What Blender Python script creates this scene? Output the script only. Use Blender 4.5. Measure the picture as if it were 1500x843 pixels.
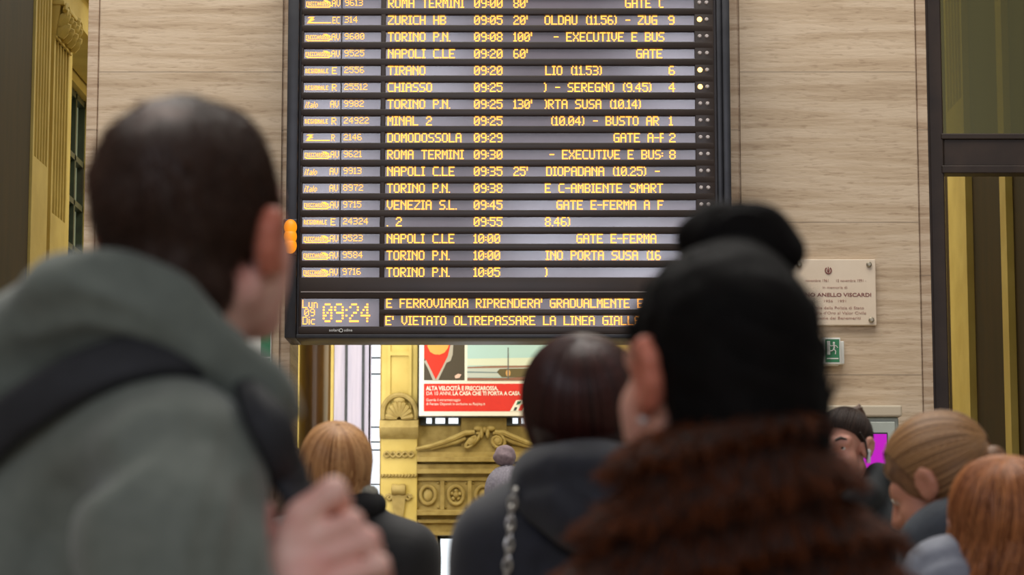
import bpy, bmesh, math, random
import numpy as np
from mathutils import Vector, Matrix

S = bpy.context.scene
for o in list(bpy.data.objects): bpy.data.objects.remove(o)
random.seed(4); RNG = np.random.default_rng(4)
pi = math.pi

# ------------------------------------------------------------------ camera
CAMZ, PITCH, FPX = 1.30, math.radians(7.1), 85/36*1500
cd = bpy.data.cameras.new('camera'); cam = bpy.data.objects.new('camera', cd); S.collection.objects.link(cam)
cam.location = (0, 0, CAMZ); cam.rotation_euler = (pi/2+PITCH, 0, 0)
cd.lens = 85; cd.sensor_width = 36; cd.clip_start = .1; cd.clip_end = 200
cd.dof.use_dof = True; cd.dof.focus_distance = 16.2; cd.dof.aperture_fstop = 6.2
S.camera = cam
# ------------------------------------------------------------------ light
w = bpy.data.worlds.new('world'); S.world = w; w.use_nodes = True
w.node_tree.nodes['Background'].inputs[0].default_value = (1.0, .95, .88, 1)
w.node_tree.nodes['Background'].inputs[1].default_value = .235
def area(name, loc, rot, sx, sy, power, col):
    l = bpy.data.lights.new(name, 'AREA'); l.shape = 'RECTANGLE'; l.size = sx; l.size_y = sy; l.energy = power; l.color = col
    o = bpy.data.objects.new(name, l); S.collection.objects.link(o); o.location = loc; o.rotation_euler = rot
    return o
area('skylight', (-1, 9.5, 13), (math.radians(-6), 0, 0), 12, 9, 1800, (1, .96, .90))
for x, z, sx_, sz_, pw in ((-7.5, 9.5, 1.5, 5, 150), (-3.6, 9.5, .9, 6.5, 170), (-1.6, 11.5, .7, 2.0, 60), (.6, 8.2, .8, 1.6, 60), (2.4, 7.6, .7, 1.5, 60), (3.1, 11.5, .7, 2.4, 60), (5.0, 9, 1.2, 5, 120)):
    area('rear_glare_light', (x, -15, z), (math.radians(84), 0, 0), sx_, sz_, pw*1.5, (.84, .86, 1))  # added lights behind the camera, for glare on the board strips and fill
area('hall_lamp', (0, 33, 12), (0, 0, 0), 12, 12, 1500, (1, .95, .78))
area('hall_lamp', (0, 26, 9.5), (math.radians(72), 0, 0), 6, 3, 420, (1, .94, .74))
area('marble_fill_light', (-2.6, 38.6, 5), (math.radians(90), 0, math.radians(-8)), .9, 5, 60, (.86, .88, 1))  # added bluish fill turned onto the pale marble panel
area('hall_lamp', (3.4, 31, 6), (0, math.radians(70), 0), 3, 5, 170, (1, .93, .70))
vs = S.view_settings
S.display_settings.display_device = 'sRGB'
vs.view_transform = 'Standard'; vs.look = 'None'; vs.exposure = 0.0; vs.gamma = 1; vs.use_curve_mapping = False

# ------------------------------------------------------------------ helpers
CP, SP = math.cos(PITCH), math.sin(PITCH)
def W(px, py, d):
    u = (px-750)/FPX; v = (421.5-py)/FPX
    Y = CP - v*SP; Z = SP + v*CP; t = d/Y
    return np.array((u*t, d, CAMZ + Z*t))
def lin(r, g, b):
    f = lambda c: (c/255/12.92 if c <= 10.3 else ((c/255+.055)/1.055)**2.4)
    return (f(r), f(g), f(b), 1)
def link(o): S.collection.objects.link(o); return o
def tag(o, label=None, cat=None, group=None, kind=None):
    if label: o['label'] = label
    if cat: o['category'] = cat
    if group: o['group'] = group
    if kind: o['kind'] = kind
    return o
def empty(name, loc, label, cat, group=None):
    o = link(bpy.data.objects.new(name, None)); o.location = loc; o.empty_display_size = .1
    return tag(o, label, cat, group)
def meshobj(name, verts, faces, mat, parent=None, smooth=False, label=None):
    me = bpy.data.meshes.new(name)
    if isinstance(verts, np.ndarray) and isinstance(faces, np.ndarray):
        nv, nf, k = len(verts), len(faces), faces.shape[1]
        me.vertices.add(nv); me.vertices.foreach_set('co', np.ascontiguousarray(verts, dtype=np.float32).ravel())
        me.loops.add(nf*k); me.loops.foreach_set('vertex_index', np.ascontiguousarray(faces, dtype=np.int32).ravel())
        me.polygons.add(nf); me.polygons.foreach_set('loop_start', np.arange(0, nf*k, k, dtype=np.int32))
        me.update(calc_edges=True)
    else:
        me.from_pydata([tuple(map(float, v)) for v in verts], [], faces); me.update()
    if smooth: me.polygons.foreach_set('use_smooth', np.ones(len(me.polygons), bool))
    me.materials.append(mat)
    o = link(bpy.data.objects.new(name, me))
    if parent: o.parent = parent
    if label: o['label'] = label
    return o
class MB:
    """collects shapes into ONE mesh"""
    def __init__(s): s.bm = bmesh.new()
    def box(s, a, b, bev=0):
        a, b = np.minimum(a, b), np.maximum(a, b)
        r = bmesh.ops.create_cube(s.bm, size=1, matrix=Matrix.Translation(Vector((a+b)/2)) @ Matrix.Diagonal((*(b-a), 1)))
        if bev:
            es = list({e for v in r['verts'] for e in v.link_edges})
            bmesh.ops.bevel(s.bm, geom=es, offset=bev, segments=2, affect='EDGES', profile=.5)
        return s
    def ball(s, c, rad, sub=3, rot=None):
        rad = (rad,)*3 if np.isscalar(rad) else rad
        M = Matrix.Translation(Vector(c)) @ (rot.to_4x4() if rot else Matrix()) @ Matrix.Diagonal((*rad, 1))
        bmesh.ops.create_icosphere(s.bm, subdivisions=sub, radius=1, matrix=M); return s
    def tube(s, pts, rad, n=8, closed=False):
        pts = [Vector(p) for p in pts]; m = len(pts)
        rad = [float(rad)]*m if np.isscalar(rad) else [float(r) for r in rad]
        rings = []; up = None
        for i, p in enumerate(pts):
            t = (pts[(i+1) % m]-pts[i-1] if closed else pts[min(i+1, m-1)]-pts[max(i-1, 0)]).normalized()
            if up is None: up = t.orthogonal()
            up = (up - t*up.dot(t))
            up = up.normalized() if up.length > 1e-6 else t.orthogonal().normalized()
            q = t.cross(up)
            rings.append([s.bm.verts.new(p + rad[i]*(math.cos(2*pi*j/n)*up + math.sin(2*pi*j/n)*q)) for j in range(n)])
        for i in range(m if closed else m-1):
            A, B = rings[i], rings[(i+1) % m]
            for j in range(n):
                try: s.bm.faces.new((A[j], A[(j+1) % n], B[(j+1) % n], B[j]))
                except ValueError: pass
        if not closed:
            s.bm.faces.new(rings[0][::-1]); s.bm.faces.new(rings[-1])
        return s
    def prism(s, poly, ext):
        """poly: list of 3d points; extruded by the vector ext"""
        ext = Vector(ext); A = [s.bm.verts.new(Vector(p)) for p in poly]; B = [s.bm.verts.new(Vector(p)+ext) for p in poly]
        n = len(A); s.bm.faces.new(A[::-1]); s.bm.faces.new(B)
        for i in range(n): s.bm.faces.new((A[i], A[(i+1) % n], B[(i+1) % n], B[i]))
        return s
    def lathe(s, base, axis, prof, n=20):
        """prof: (radius, height) pairs about axis from base"""
        axis = Vector(axis).normalized(); u = axis.orthogonal().normalized(); q = axis.cross(u); base = Vector(base); R = []
        for r, h in [(float(r), float(h)) for r, h in prof]: R.append([s.bm.verts.new(base+axis*h+r*(math.cos(2*pi*j/n)*u+math.sin(2*pi*j/n)*q)) for j in range(n)])
        for A, B in zip(R, R[1:]):
            for j in range(n): s.bm.faces.new((A[j], A[(j+1) % n], B[(j+1) % n], B[j]))
        s.bm.faces.new(R[0][::-1]); s.bm.faces.new(R[-1]); return s
    def build(s, name, mat, parent=None, smooth=False, label=None):
        bmesh.ops.recalc_face_normals(s.bm, faces=s.bm.faces)
        me = bpy.data.meshes.new(name); s.bm.to_mesh(me); s.bm.free(); me.materials.append(mat)
        if smooth: me.polygons.foreach_set('use_smooth', np.ones(len(me.polygons), bool)); me.set_sharp_from_angle(angle=math.radians(40))
        o = link(bpy.data.objects.new(name, me))
        if parent: o.parent = parent
        if label: o['label'] = label
        return o
def root(name, loc, label, cat, group=None):
    """an Empty whose children are given in world coordinates"""
    o = empty(name, loc, label, cat, group); return o
def finish(o):
    """children were built in world coordinates: cancel the root's own offset"""
    for c in o.children: c.matrix_parent_inverse = Matrix.Translation(-o.location)
    return o
def structure(o): o['kind'] = 'structure'; return o

# ------------------------------------------------------------------ materials
def mat(name, c1, c2=None, rough=.6, metal=0, scale=8, stretch=(1, 1, 1), detail=4, bump=0, emit=0, spec=.5, bscale=None, sheen=0, sss=0):
    m = bpy.data.materials.new(name); m.use_nodes = True; nt = m.node_tree; N, L = nt.nodes, nt.links; b = N['Principled BSDF']
    b.inputs['Roughness'].default_value = rough; b.inputs['Metallic'].default_value = metal; b.inputs['Specular IOR Level'].default_value = spec
    tc = N.new('ShaderNodeTexCoord'); mp = N.new('ShaderNodeMapping'); mp.inputs['Scale'].default_value = stretch; L.new(tc.outputs['Object'], mp.inputs[0])
    nz = N.new('ShaderNodeTexNoise'); nz.inputs['Scale'].default_value = scale; nz.inputs['Detail'].default_value = detail; L.new(mp.outputs[0], nz.inputs['Vector'])
    cr = N.new('ShaderNodeValToRGB'); cr.color_ramp.elements[0].position = .32; cr.color_ramp.elements[1].position = .68
    cr.color_ramp.elements[0].color = c1; cr.color_ramp.elements[1].color = c2 or c1; L.new(nz.outputs['Fac'], cr.inputs[0])
    L.new(cr.outputs[0], b.inputs['Base Color'])
    if bump:
        bp = N.new('ShaderNodeBump'); bp.inputs['Strength'].default_value = bump; bp.inputs['Distance'].default_value = .01
        n2 = N.new('ShaderNodeTexNoise'); n2.inputs['Scale'].default_value = bscale or scale*3; n2.inputs['Detail'].default_value = 5; L.new(mp.outputs[0], n2.inputs['Vector'])
        L.new(n2.outputs['Fac'], bp.inputs['Height']); L.new(bp.outputs[0], b.inputs['Normal'])
    if emit: L.new(cr.outputs[0], b.inputs['Emission Color']); b.inputs['Emission Strength'].default_value = emit
    if sheen: b.inputs['Sheen Weight'].default_value = sheen; b.inputs['Sheen Roughness'].default_value = .5
    if sss: b.inputs['Subsurface Weight'].default_value = sss; b.inputs['Subsurface Radius'].default_value = (.012, .004, .002); b.inputs['Subsurface Scale'].default_value = 1
    return m
def hairmat(name, c1, c2, rough=.45, spec=.4):
    m = bpy.data.materials.new(name); m.use_nodes = True; nt = m.node_tree; N, L = nt.nodes, nt.links; b = N['Principled BSDF']
    b.inputs['Roughness'].default_value = rough; b.inputs['Specular IOR Level'].default_value = spec
    g = N.new('ShaderNodeNewGeometry'); cr = N.new('ShaderNodeValToRGB'); cr.color_ramp.elements[0].color = c1; cr.color_ramp.elements[1].color = c2
    L.new(g.outputs['Random Per Island'], cr.inputs[0]); L.new(cr.outputs[0], b.inputs['Base Color']); return m
def travertine(name, ca, cb, cc, joint=1.0, z0=0):
    m = bpy.data.materials.new(name); m.use_nodes = True; nt = m.node_tree; N, L = nt.nodes, nt.links; b = N['Principled BSDF']; b.inputs['Roughness'].default_value = .55
    tc = N.new('ShaderNodeTexCoord'); mp = N.new('ShaderNodeMapping'); mp.inputs['Scale'].default_value = (.55, .55, 9); L.new(tc.outputs['Object'], mp.inputs[0])
    n1 = N.new('ShaderNodeTexNoise'); n1.inputs['Scale'].default_value = 1.6; n1.inputs['Detail'].default_value = 8; n1.inputs['Roughness'].default_value = .68; n1.inputs['Distortion'].default_value = .35; L.new(mp.outputs[0], n1.inputs['Vector'])
    cr = N.new('ShaderNodeValToRGB'); e = cr.color_ramp.elements; e[0].position = .28; e[0].color = cc; e[1].position = .72; e[1].color = ca
    x = e.new(.46); x.color = cb; x = e.new(.58); x.color = ca
    L.new(n1.outputs['Fac'], cr.inputs[0])
    mp2 = N.new('ShaderNodeMapping'); mp2.inputs['Scale'].default_value = (7, 7, 38); L.new(tc.outputs['Object'], mp2.inputs[0])
    n2 = N.new('ShaderNodeTexNoise'); n2.inputs['Scale'].default_value = 1.6; n2.inputs['Detail'].default_value = 5; L.new(mp2.outputs[0], n2.inputs['Vector'])
    r2 = N.new('ShaderNodeValToRGB'); r2.color_ramp.elements[0].position = .30; r2.color_ramp.elements[0].color = (.62, .55, .5, 1); r2.color_ramp.elements[1].position = .44; r2.color_ramp.elements[1].color = (1, 1, 1, 1); L.new(n2.outputs['Fac'], r2.inputs[0])
    mx = N.new('ShaderNodeMix'); mx.data_type = 'RGBA'; mx.blend_type = 'MULTIPLY'; mx.inputs['Factor'].default_value = .5; L.new(cr.outputs[0], mx.inputs['A']); L.new(r2.outputs[0], mx.inputs['B'])
    # bed joints and a tone per course
    sp = N.new('ShaderNodeSeparateXYZ'); L.new(tc.outputs['Object'], sp.inputs[0])
    def math_(op, a, bb):
        n = N.new('ShaderNodeMath'); n.operation = op
        for i, v in enumerate((a, bb)):
            if v is None: continue
            if isinstance(v, (int, float)): n.inputs[i].default_value = v
            else: L.new(v, n.inputs[i])
        return n.outputs[0]
    q = math_('DIVIDE', math_('SUBTRACT', sp.outputs['Z'], z0), joint)
    fr = math_('FRACT', q, None); jt = math_('LESS_THAN', fr, .007/joint)
    wn = N.new('ShaderNodeTexWhiteNoise'); wn.noise_dimensions = '1D'; L.new(math_('FLOOR', q, None), wn.inputs['W'])
    tone = math_('ADD', math_('MULTIPLY', wn.outputs['Value'], .16), .90)
    sc = N.new('ShaderNodeVectorMath'); sc.operation = 'SCALE'; L.new(mx.outputs['Result'], sc.inputs[0]); L.new(tone, sc.inputs['Scale'])
    m2 = N.new('ShaderNodeMix'); m2.data_type = 'RGBA'; m2.inputs['B'].default_value = (.16, .12, .08, 1); L.new(math_('MULTIPLY', jt, .6), m2.inputs['Factor']); L.new(sc.outputs[0], m2.inputs['A'])
    L.new(m2.outputs['Result'], b.inputs['Base Color'])
    bp = N.new('ShaderNodeBump'); bp.inputs['Strength'].default_value = .25; bp.inputs['Distance'].default_value = .01; L.new(n2.outputs['Fac'], bp.inputs['Height']); L.new(bp.outputs[0], b.inputs['Normal'])
    return m
def emat(name, col, strength):
    m = bpy.data.materials.new(name); m.use_nodes = True; b = m.node_tree.nodes['Principled BSDF']
    b.inputs['Base Color'].default_value = (*[c*.3 for c in col[:3]], 1); b.inputs['Emission Color'].default_value = col; b.inputs['Emission Strength'].default_value = strength; return m

Z97 = W(1200, 97, 16)[2]
M_trav = travertine('travertine', lin(214, 192, 164), lin(200, 176, 146), lin(172, 146, 116), W(0+750, 97, 16)[2]-W(750, 320, 16)[2], Z97)
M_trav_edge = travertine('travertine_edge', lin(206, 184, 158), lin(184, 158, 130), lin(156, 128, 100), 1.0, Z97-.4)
M_yellow = mat('yellow_stone', lin(202, 180, 97), lin(186, 162, 79), .65, scale=2.5, bump=.15, bscale=30)
M_yellow_d = mat('darker_yellow_stone', lin(166, 145, 82), lin(138, 117, 58), .7, scale=6, bump=.2, bscale=30)  # darker, more olive tone of the yellow stone
M_brown = mat('brown_marble', lin(88, 56, 14), lin(50, 30, 6), .28, scale=2.2, stretch=(3, 3, .5), detail=6)
M_brown_dark = mat('dark_brown_marble', lin(44, 26, 8), lin(26, 15, 4), .6, scale=2.2, stretch=(3, 3, .5), detail=6, spec=.12)
M_lav = mat('pale_marble', lin(196, 188, 200), lin(176, 170, 184), .4, scale=3, stretch=(6, 6, .3))
M_iron = mat('dark_iron', lin(58, 62, 60), lin(42, 46, 46), .5, metal=.3)
M_green_iron = mat('green_window_frame', lin(44, 54, 36), lin(30, 38, 26), .5)
M_bronze = mat('bronze_frame', lin(58, 44, 34), lin(44, 33, 26), .42, metal=.25, scale=5)
M_floor = mat('floor_stone', lin(150, 138, 122), lin(120, 110, 98), .3, scale=3, bump=.05)
M_day = emat('daylight_pane', (.84, .92, 1, 1), 1.35)
M_daydim = emat('frosted_pane', lin(150, 158, 132), .42)

# ------------------------------------------------------------------ setting
YF = 16.2                                   # front face of the two travertine piers
YB = 16.85
xl0, xl1 = W(124, 250, YF)[0], W(425, 490, YF)[0]
xr0, xr1 = W(1066, 250, YF)[0], W(1361, 250, YF)[0]
fl = MB().box((-14, -3, -.2), (14, 46, 0)).build('floor', M_floor); structure(fl)
def pier(name, x0, x1, g0, g1):
    o = MB().box((x0+g0, YF, 0), (x1-g1, YB, 13)).build(name, M_trav); structure(o)
    e = .012
    MB().box((x0, YF+.012, 0), (x0+g0-e, YB-.01, 13), .004).build('edge_strip', M_trav_edge, o)
    MB().box((x1-g1+e, YF+.012, 0), (x1, YB-.01, 13), .004).build('edge_strip', M_trav_edge, o)
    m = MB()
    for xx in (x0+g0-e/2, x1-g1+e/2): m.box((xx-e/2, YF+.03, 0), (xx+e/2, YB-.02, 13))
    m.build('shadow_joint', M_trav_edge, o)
    return o
pl = pier('wall_left', xl0, xl1, .085, .075)
pr = pier('wall_right', xr0, xr1, .09, .08)

# --- hall walls behind (left, right: parallel to the view; back: across it)
def fluted(xf, s, d0, d1, z0, z1, zc, name, parent, matx, n=5):
    """pilaster whose face lies at x = xf and looks along s; flutes from zc up"""
    m = MB(); dep = .13
    m.box((xf, d0, z0), (xf-s*dep, d1, zc))
    L_ = d1-d0; pts = [(xf-s*dep, d0), (xf, d0)]; marg = .07*L_; wf = (L_-2*marg)/n
    for i in range(n):
        a = d0+marg+i*wf
        for k in range(7):
            t = k/6; pts.append((xf-s*.06*math.sin(pi*t)**.6 if 0 < k < 6 else xf, a+wf*(.10+.80*t)))
    pts += [(xf, d1), (xf-s*dep, d1)]
    m.prism([(x, y, zc) for x, y in pts], (0, 0, z1-zc))
    o = m.build(name, matx, parent)
    return o
def capital(xf, s, d0, d1, z0, z1, parent):
    m = MB(); H = z1-z0
    m.box((xf-s*.1, d0, z0), (xf+s*.02, d1, z0+.06*H)); m.box((xf-s*.1, d0-.05, z1-.12*H), (xf+s*.10, d1+.05, z1), .01)
    m.prism([(xf-s*.1, d0+.02, z0), (xf+s*.0, d0+.02, z0), (xf+s*.06, d0-.03, z1-.12*H), (xf-s*.1, d0-.03, z1-.12*H)], (0, d1-d0-.04, 0))
    L_ = d1-d0
    for row in range(2):
        for i in range(4+row):
            y = d0 + L_*(i+.5)/(4+row); zb = z0+.06*H+row*.28*H
            pts = [(xf+s*.03, y, zb), (xf+s*.06, y, zb+.18*H), (xf+s*.10, y, zb+.30*H), (xf+s*.14, y, zb+.28*H)]
            m.tube(pts, [.05, .075, .06, .03], 6)
    for y, q in ((d0+.08, -1), (d1-.08, 1)):
        pts = [(xf+s*.10, y-q*.14+q*(.12+.10*(1-t/14)*math.cos(t*.8)), z1-.27*H+.10*(1-t/14)*math.sin(t*.8)) for t in range(14)]
        m.tube(pts, .03, 6)
    m.build('capital', M_yellow, parent, True)
XL = -4.70
wl = MB().box((XL-.43-.9, 17.4, 0), (XL-.43-.5, 44, 13)).build('wall_hall_left', M_yellow); structure(wl)
m = MB().box((XL-.43-.5, 17.4, 0), (XL-.12, 26.0, 13)).box((XL-.43-.5, 29.0, 0), (XL-.43, 44, 13)).box((XL-.43-.5, 26.0, W(97, 140, 28.6)[2]), (XL-.43, 29.0, 13)).box((XL-.43-.5, 26.0, 0), (XL-.43, 29.0, 2.2))
m.build('wall_face', M_yellow, wl)
MB().box((XL-.13, 20.2, 0), (XL, 23.22, 13)).build('marble_pier', M_brown_dark, wl)
zc1 = W(45, 238, 23.7)[2]; zc2 = W(76, 318, 24.7)[2]; zt = W(76, 66, 24.7)[2]; zt2 = W(76, 14, 24.7)[2]
p = fluted(XL+.02, 1, 23.26, 24.06, 0, 12, zc1, 'fluted_pilaster', wl, M_yellow)
p = fluted(XL, 1, 24.34, 25.22, 0, zt, zc2, 'fluted_pilaster', wl, M_yellow)
capital(XL, 1, 24.34, 25.22, zt, zt2, p)
m = MB().box((XL-.4, 24.30, zt2), (XL+.06, 44, zt2+.35)).box((XL-.4, 24.26, zt2+.35), (XL+.16, 44, zt2+.5)).box((XL-.4, 24.2, zt2+.5), (XL+.34, 44, zt2+.68), .02)
m.build('entablature', M_yellow, wl)
# window in the left hall wall
wz1 = W(97, 140, 28.6)[2]
w2 = MB(); xw = XL-.56
for y in (26.02, 27.2, 28.35, 28.93): w2.box((xw-.04, y, 2.2), (xw+.06, y+.07, wz1))
for z in (wz1-.09, W(97, 240, 28.6)[2], W(97, 305, 28.6)[2], W(97, 372, 28.6)[2], 3.2, 2.21): w2.box((xw-.04, 26.02, z), (xw+.06, 29, z+.07))
w2 = structure(w2.build('window_2', M_green_iron))
MB().box((xw-.05, 26.02, 2.2), (xw-.02, 29, wz1)).build('pane', M_daydim, w2)
XR = 4.72
wr = MB().box((XR+.13, 17.4, 0), (XR+.9, 44, 13)).build('wall_hall_right', M_yellow); structure(wr)
zc3 = W(1405, 152, 25.3)[2]
fluted(XR, -1, 24.86, 25.86, 0, 12, zc3, 'fluted_pilaster', wr, M_yellow)
MB().box((XR+.10, 25.9, 0), (XR+.16, 26.6, 13)).build('marble_pier', M_brown_dark, wr)
MB().box((XR+.06, 23.18, 0), (XR+.2, 24.80, 13)).build('marble_pier', M_brown_dark, wr)
fluted(XR, -1, 22.84, 23.12, 0, 12, 7.2, 'narrow_pilaster', wr, M_yellow, 2)
MB().box((XR+.06, 19.2, 0), (XR+.2, 22.80, 13)).build('marble_pier', M_brown_dark, wr)
# right opening: bronze frame, tinted pane above the transom, open below
yw = YF+.22
def wx(px, py): return W(px, py, yw)[0]
f0, f1 = xr1, wx(1384, 300); zt_, zb_ = W(1430, 199, yw)[2], W(1430, 257, yw)[2]
fr = MB().box((f0, yw-.08, 0), (f1-.012, yw+.08, 13), .01).box((f0, yw-.10, 0), (f0+.035, yw-.06, 13), .006)
fr.box((f1-.012, yw-.07, zb_+.05), (9.5, yw+.07, zt_-.03), .01).box((f1-.03, yw-.09, zt_-.04), (9.5, yw+.06, zt_), .006).box((f1-.03, yw-.09, zb_), (9.5, yw+.06, zb_+.055), .006)
fr.box((6.2, yw-.08, 0), (6.34, yw+.08, 13), .01).box((9.5, yw-.08, 0), (9.64, yw+.08, 13), .01)
fr = structure(fr.build('window_3', M_bronze))
gm = bpy.data.materials.new('tinted_glass'); gm.use_nodes = True; nt = gm.node_tree
for n in list(nt.nodes):
    if n.type != 'OUTPUT_MATERIAL': nt.nodes.remove(n)
tr = nt.nodes.new('ShaderNodeBsdfTransparent'); tr.inputs[0].default_value = (.42, .41, .22, 1)
gl = nt.nodes.new('ShaderNodeBsdfGlossy'); gl.inputs['Roughness'].default_value = .3; gl.inputs[0].default_value = (.8, .75, .40, 1)
mx = nt.nodes.new('ShaderNodeMixShader'); mx.inputs[0].default_value = .13
nt.links.new(tr.outputs[0], mx.inputs[1]); nt.links.new(gl.outputs[0], mx.inputs[2]); nt.links.new(mx.outputs[0], nt.nodes['Material Output'].inputs[0])
MB().box((f1-.01, yw-.006, zt_), (9.5, yw+.006, 13)).build('pane', gm, fr)

# --- back wall of the hall
YH = 40.0
def H(px, py, y=YH): return W(px, py, y)
wxl, wxr = H(556, 700)[0], H(930, 700)[0]
zdoor = H(680, 785)[2]
dx0, dx1 = H(640, 800)[0], H(760, 800)[0]
m = MB().box((wxl, YH, zdoor), (7.5, YH+.5, 13)).box((wxl, YH, 0), (dx0, YH+.5, zdoor)).box((dx1, YH, 0), (7.5, YH+.5, zdoor))
wb = structure(m.build('wall_hall_back', M_yellow_d))
m = MB().box((-7.5, YH+.3, 0), (H(486, 600)[0], YH+.6, 13)).build('wall_hall_back_left', M_yellow); structure(m)
# pilaster
pxl, pxr = H(559, 560, YH)[0], H(612, 560, YH)[0]
m = MB().box((pxl, YH-.10, 0), (pxr, YH+.05, H(585, 640)[2]), .01)
pw = pxr-pxl; zs = H(585, 640)[2]
m.box((pxl+.0, YH-.06, zs), (pxr, YH+.05, 13), .01)
m.box((pxl+.10, YH-.10, zs), (pxl+.15, YH-.04, 13)).box((pxr-.15, YH-.10, zs), (pxr-.10, YH-.04, 13))
m.box((pxl+.15, YH-.10, H(585, 522)[2]), (pxr-.15, YH-.04, H(585, 516)[2]))
pil = m.build('pilaster', M_yellow, wb)
# shell ornament
m = MB(); c = H(585, 606, YH-.14); R = 24/88.5
m.tube([(c[0]+R*math.cos(a)*1.02, c[1], c[2]+R*math.sin(a)*1.12) for a in np.linspace(-.35, pi+.35, 26)], .045, 8)
for i in range(9):
    a = pi*(i+.5)/9 ; 
    m.tube([(c[0]+R*t*math.cos(a)*.92, c[1]-.03-.03*math.sin(pi*t), c[2]-.10+R*t*math.sin(a)*1.15) for t in (.15, .4, .65, .85, .93)], [.02, .035, .05, .055, .03], 7)
for s in (-1, 1):
    m.tube([(c[0]+s*(.15+.07*(1-t/16)*math.cos(t*.7)), c[1]-.05, c[2]-.20+.07*(1-t/16)*math.sin(t*.7)) for t in range(15)], .025, 7)
m.ball((c[0], c[1]-.03, c[2]+R*.75), (.10, .07, .06), 2)
m.build('shell_ornament', M_yellow_d, pil, True)
m = MB(); zz = H(585, 644)[2]
m.prism([(pxl-.02, YH-.12, zz), (pxl-.02, YH-.24, zz+.08), (pxl-.02, YH-.27, zz+.18), (pxl-.02, YH-.20, zz+.30), (pxl-.02, YH-.12, zz+.32)], (pw+.04, 0, 0))
m.build('pilaster_corbel', M_yellow_d, pil, True)
m = MB()
for k in range(2):
    m.tube([(pxl+.05+(pw-.1)*t, YH-.13, H(585, 667)[2]+.04*math.sin(t*pi*5+k*pi)) for t in np.linspace(0, 1, 30)], .022, 6)
m.build('carved_braid', M_yellow_d, pil, True)
m = MB().tube([(pxl+pw*t, YH-.12+.012*math.sin(t*70), H(585, 698)[2]+.014*math.cos(t*70)) for t in np.linspace(0, 1, 120)], .02, 6); m.build('rope_moulding', M_yellow_d, pil, True)
m = MB(); cc = H(584, 718, YH-.14)
m.lathe((cc[0]-.12, cc[1], cc[2]), (1, 0, 0), [(.03, 0), (.09, .01), (.10, .06), (.085, .12), (.10, .18), (.09, .23), (.03, .24)], 14)
for s in (-1, 1): m.tube([(cc[0]+s*(.16+.06*math.cos(t*.8)*(1-t/12)), cc[1]+.01, cc[2]-.13+.06*math.sin(t*.8)*(1-t/12)) for t in range(11)], .024, 6)
m.prism([(cc[0]-.12, cc[1]+.03, cc[2]-.06), (cc[0]+.12, cc[1]+.03, cc[2]-.06), (cc[0]+.07, cc[1]+.03, cc[2]-.5), (cc[0]-.07, cc[1]+.03, cc[2]-.5)], (0, -.05, 0))
m.build('console', M_yellow_d, pil, True)
# cornices
m = MB(); x0, x1 = pxr, 7.5
def band(y0, y1, dep): m.box((x0, YH-dep, H(700, y1)[2]), (x1, YH+.02, H(700, y0)[2]), .006)
band(655, 663, .10); band(663, 671, .14); band(671, 678, .22); band(681, 688, .12); band(688, 695, .16); band(700, 705, .05)
band(748, 752, .12); band(752, 756, .18); band(762, 767, .08); band(780, 785, .10)
m.build('cornice', M_yellow_d, wb)
m = MB().box((H(676, 640)[0], YH-.10, H(700, 655)[2]), (H(742, 640)[0], YH, H(700, 610)[2])).build('pediment_block', M_yellow_d, wb)
for s, cxp in ((-1, 691), (1, 729)):
    c = H(cxp, 647, YH-.18); m = MB(); r0 = .14
    pts = [(c[0]+s*(-1)*0 + r0*(1-t/26)*math.cos(s*1+pi/2*0+(t*.55))*(-s), c[1]-.02*t/26, c[2]+r0*(1-t/26)*math.sin(t*.55+1.2)) for t in range(24)]
    m.tube(pts, .028, 7)
    tail = [(c[0]+s*a, c[1], c[2]+b) for a, b in ((-.05, .15), (.10, .14), (.25, .07), (.45, -.01), (.68, -.08), (.92, -.13))]
    m.tube(tail, [.04, .05, .05, .045, .04, .03], 8)
    tail = [(c[0]+s*a, c[1]+.02, c[2]+b) for a, b in ((.10, .05), (.25, -.01), (.45, -.07), (.68, -.12))]
    m.tube(tail, [.03, .035, .03, .025], 8)
    m.ball(c, (.075, .05, .075), 2)
    m.build('pediment_scroll', M_yellow_d, wb, True)
m = MB(); c = H(710, 630, YH-.16)
for s in (-1, 1):
    m.ball((c[0]+s*.10, c[1], c[2]+.02), (.085, .05, .05), 2); m.ball((c[0]+s*.05, c[1]-.02, c[2]-.06), (.035, .04, .09), 2)
m.ball(c, (.05, .06, .06), 2); m.build('flower_ornament', M_yellow_d, wb, True)
for i, px in enumerate((627, 668, 708, 748)):
    c = H(px, 726, YH); m = MB()
    m.tube([(c[0]+.125*math.cos(a), YH-.03, c[2]+.15*math.sin(a)) for a in np.linspace(0, 2*pi, 25)[:-1]], .032, 8, True)
    if i % 2: 
        m.ball((c[0], YH-.02, c[2]), (.05, .05, .06), 2)
        for k in range(5): m.ball((c[0]+.07*math.cos(k*1.257+.3), YH-.02, c[2]+.07*math.sin(k*1.257+.3)), (.035, .03, .035), 2)
    else: m.ball((c[0], YH+.02, c[2]), (.095, .05, .115), 3)
    for sx in (-1, 1):
        for sz in (-1, 1): m.ball((c[0]+sx*.17, YH, c[2]+sz*.2), (.025, .03, .025), 1)
    m.build('medallion', M_yellow_d, wb, True)
    if i: 
        xm = H(px-20, 726)[0]; MB().box((xm-.035, YH-.05, H(700, 748)[2]), (xm+.035, YH+.01, H(700, 705)[2]), .008).build('frieze_rib', M_yellow_d, wb)
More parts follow.
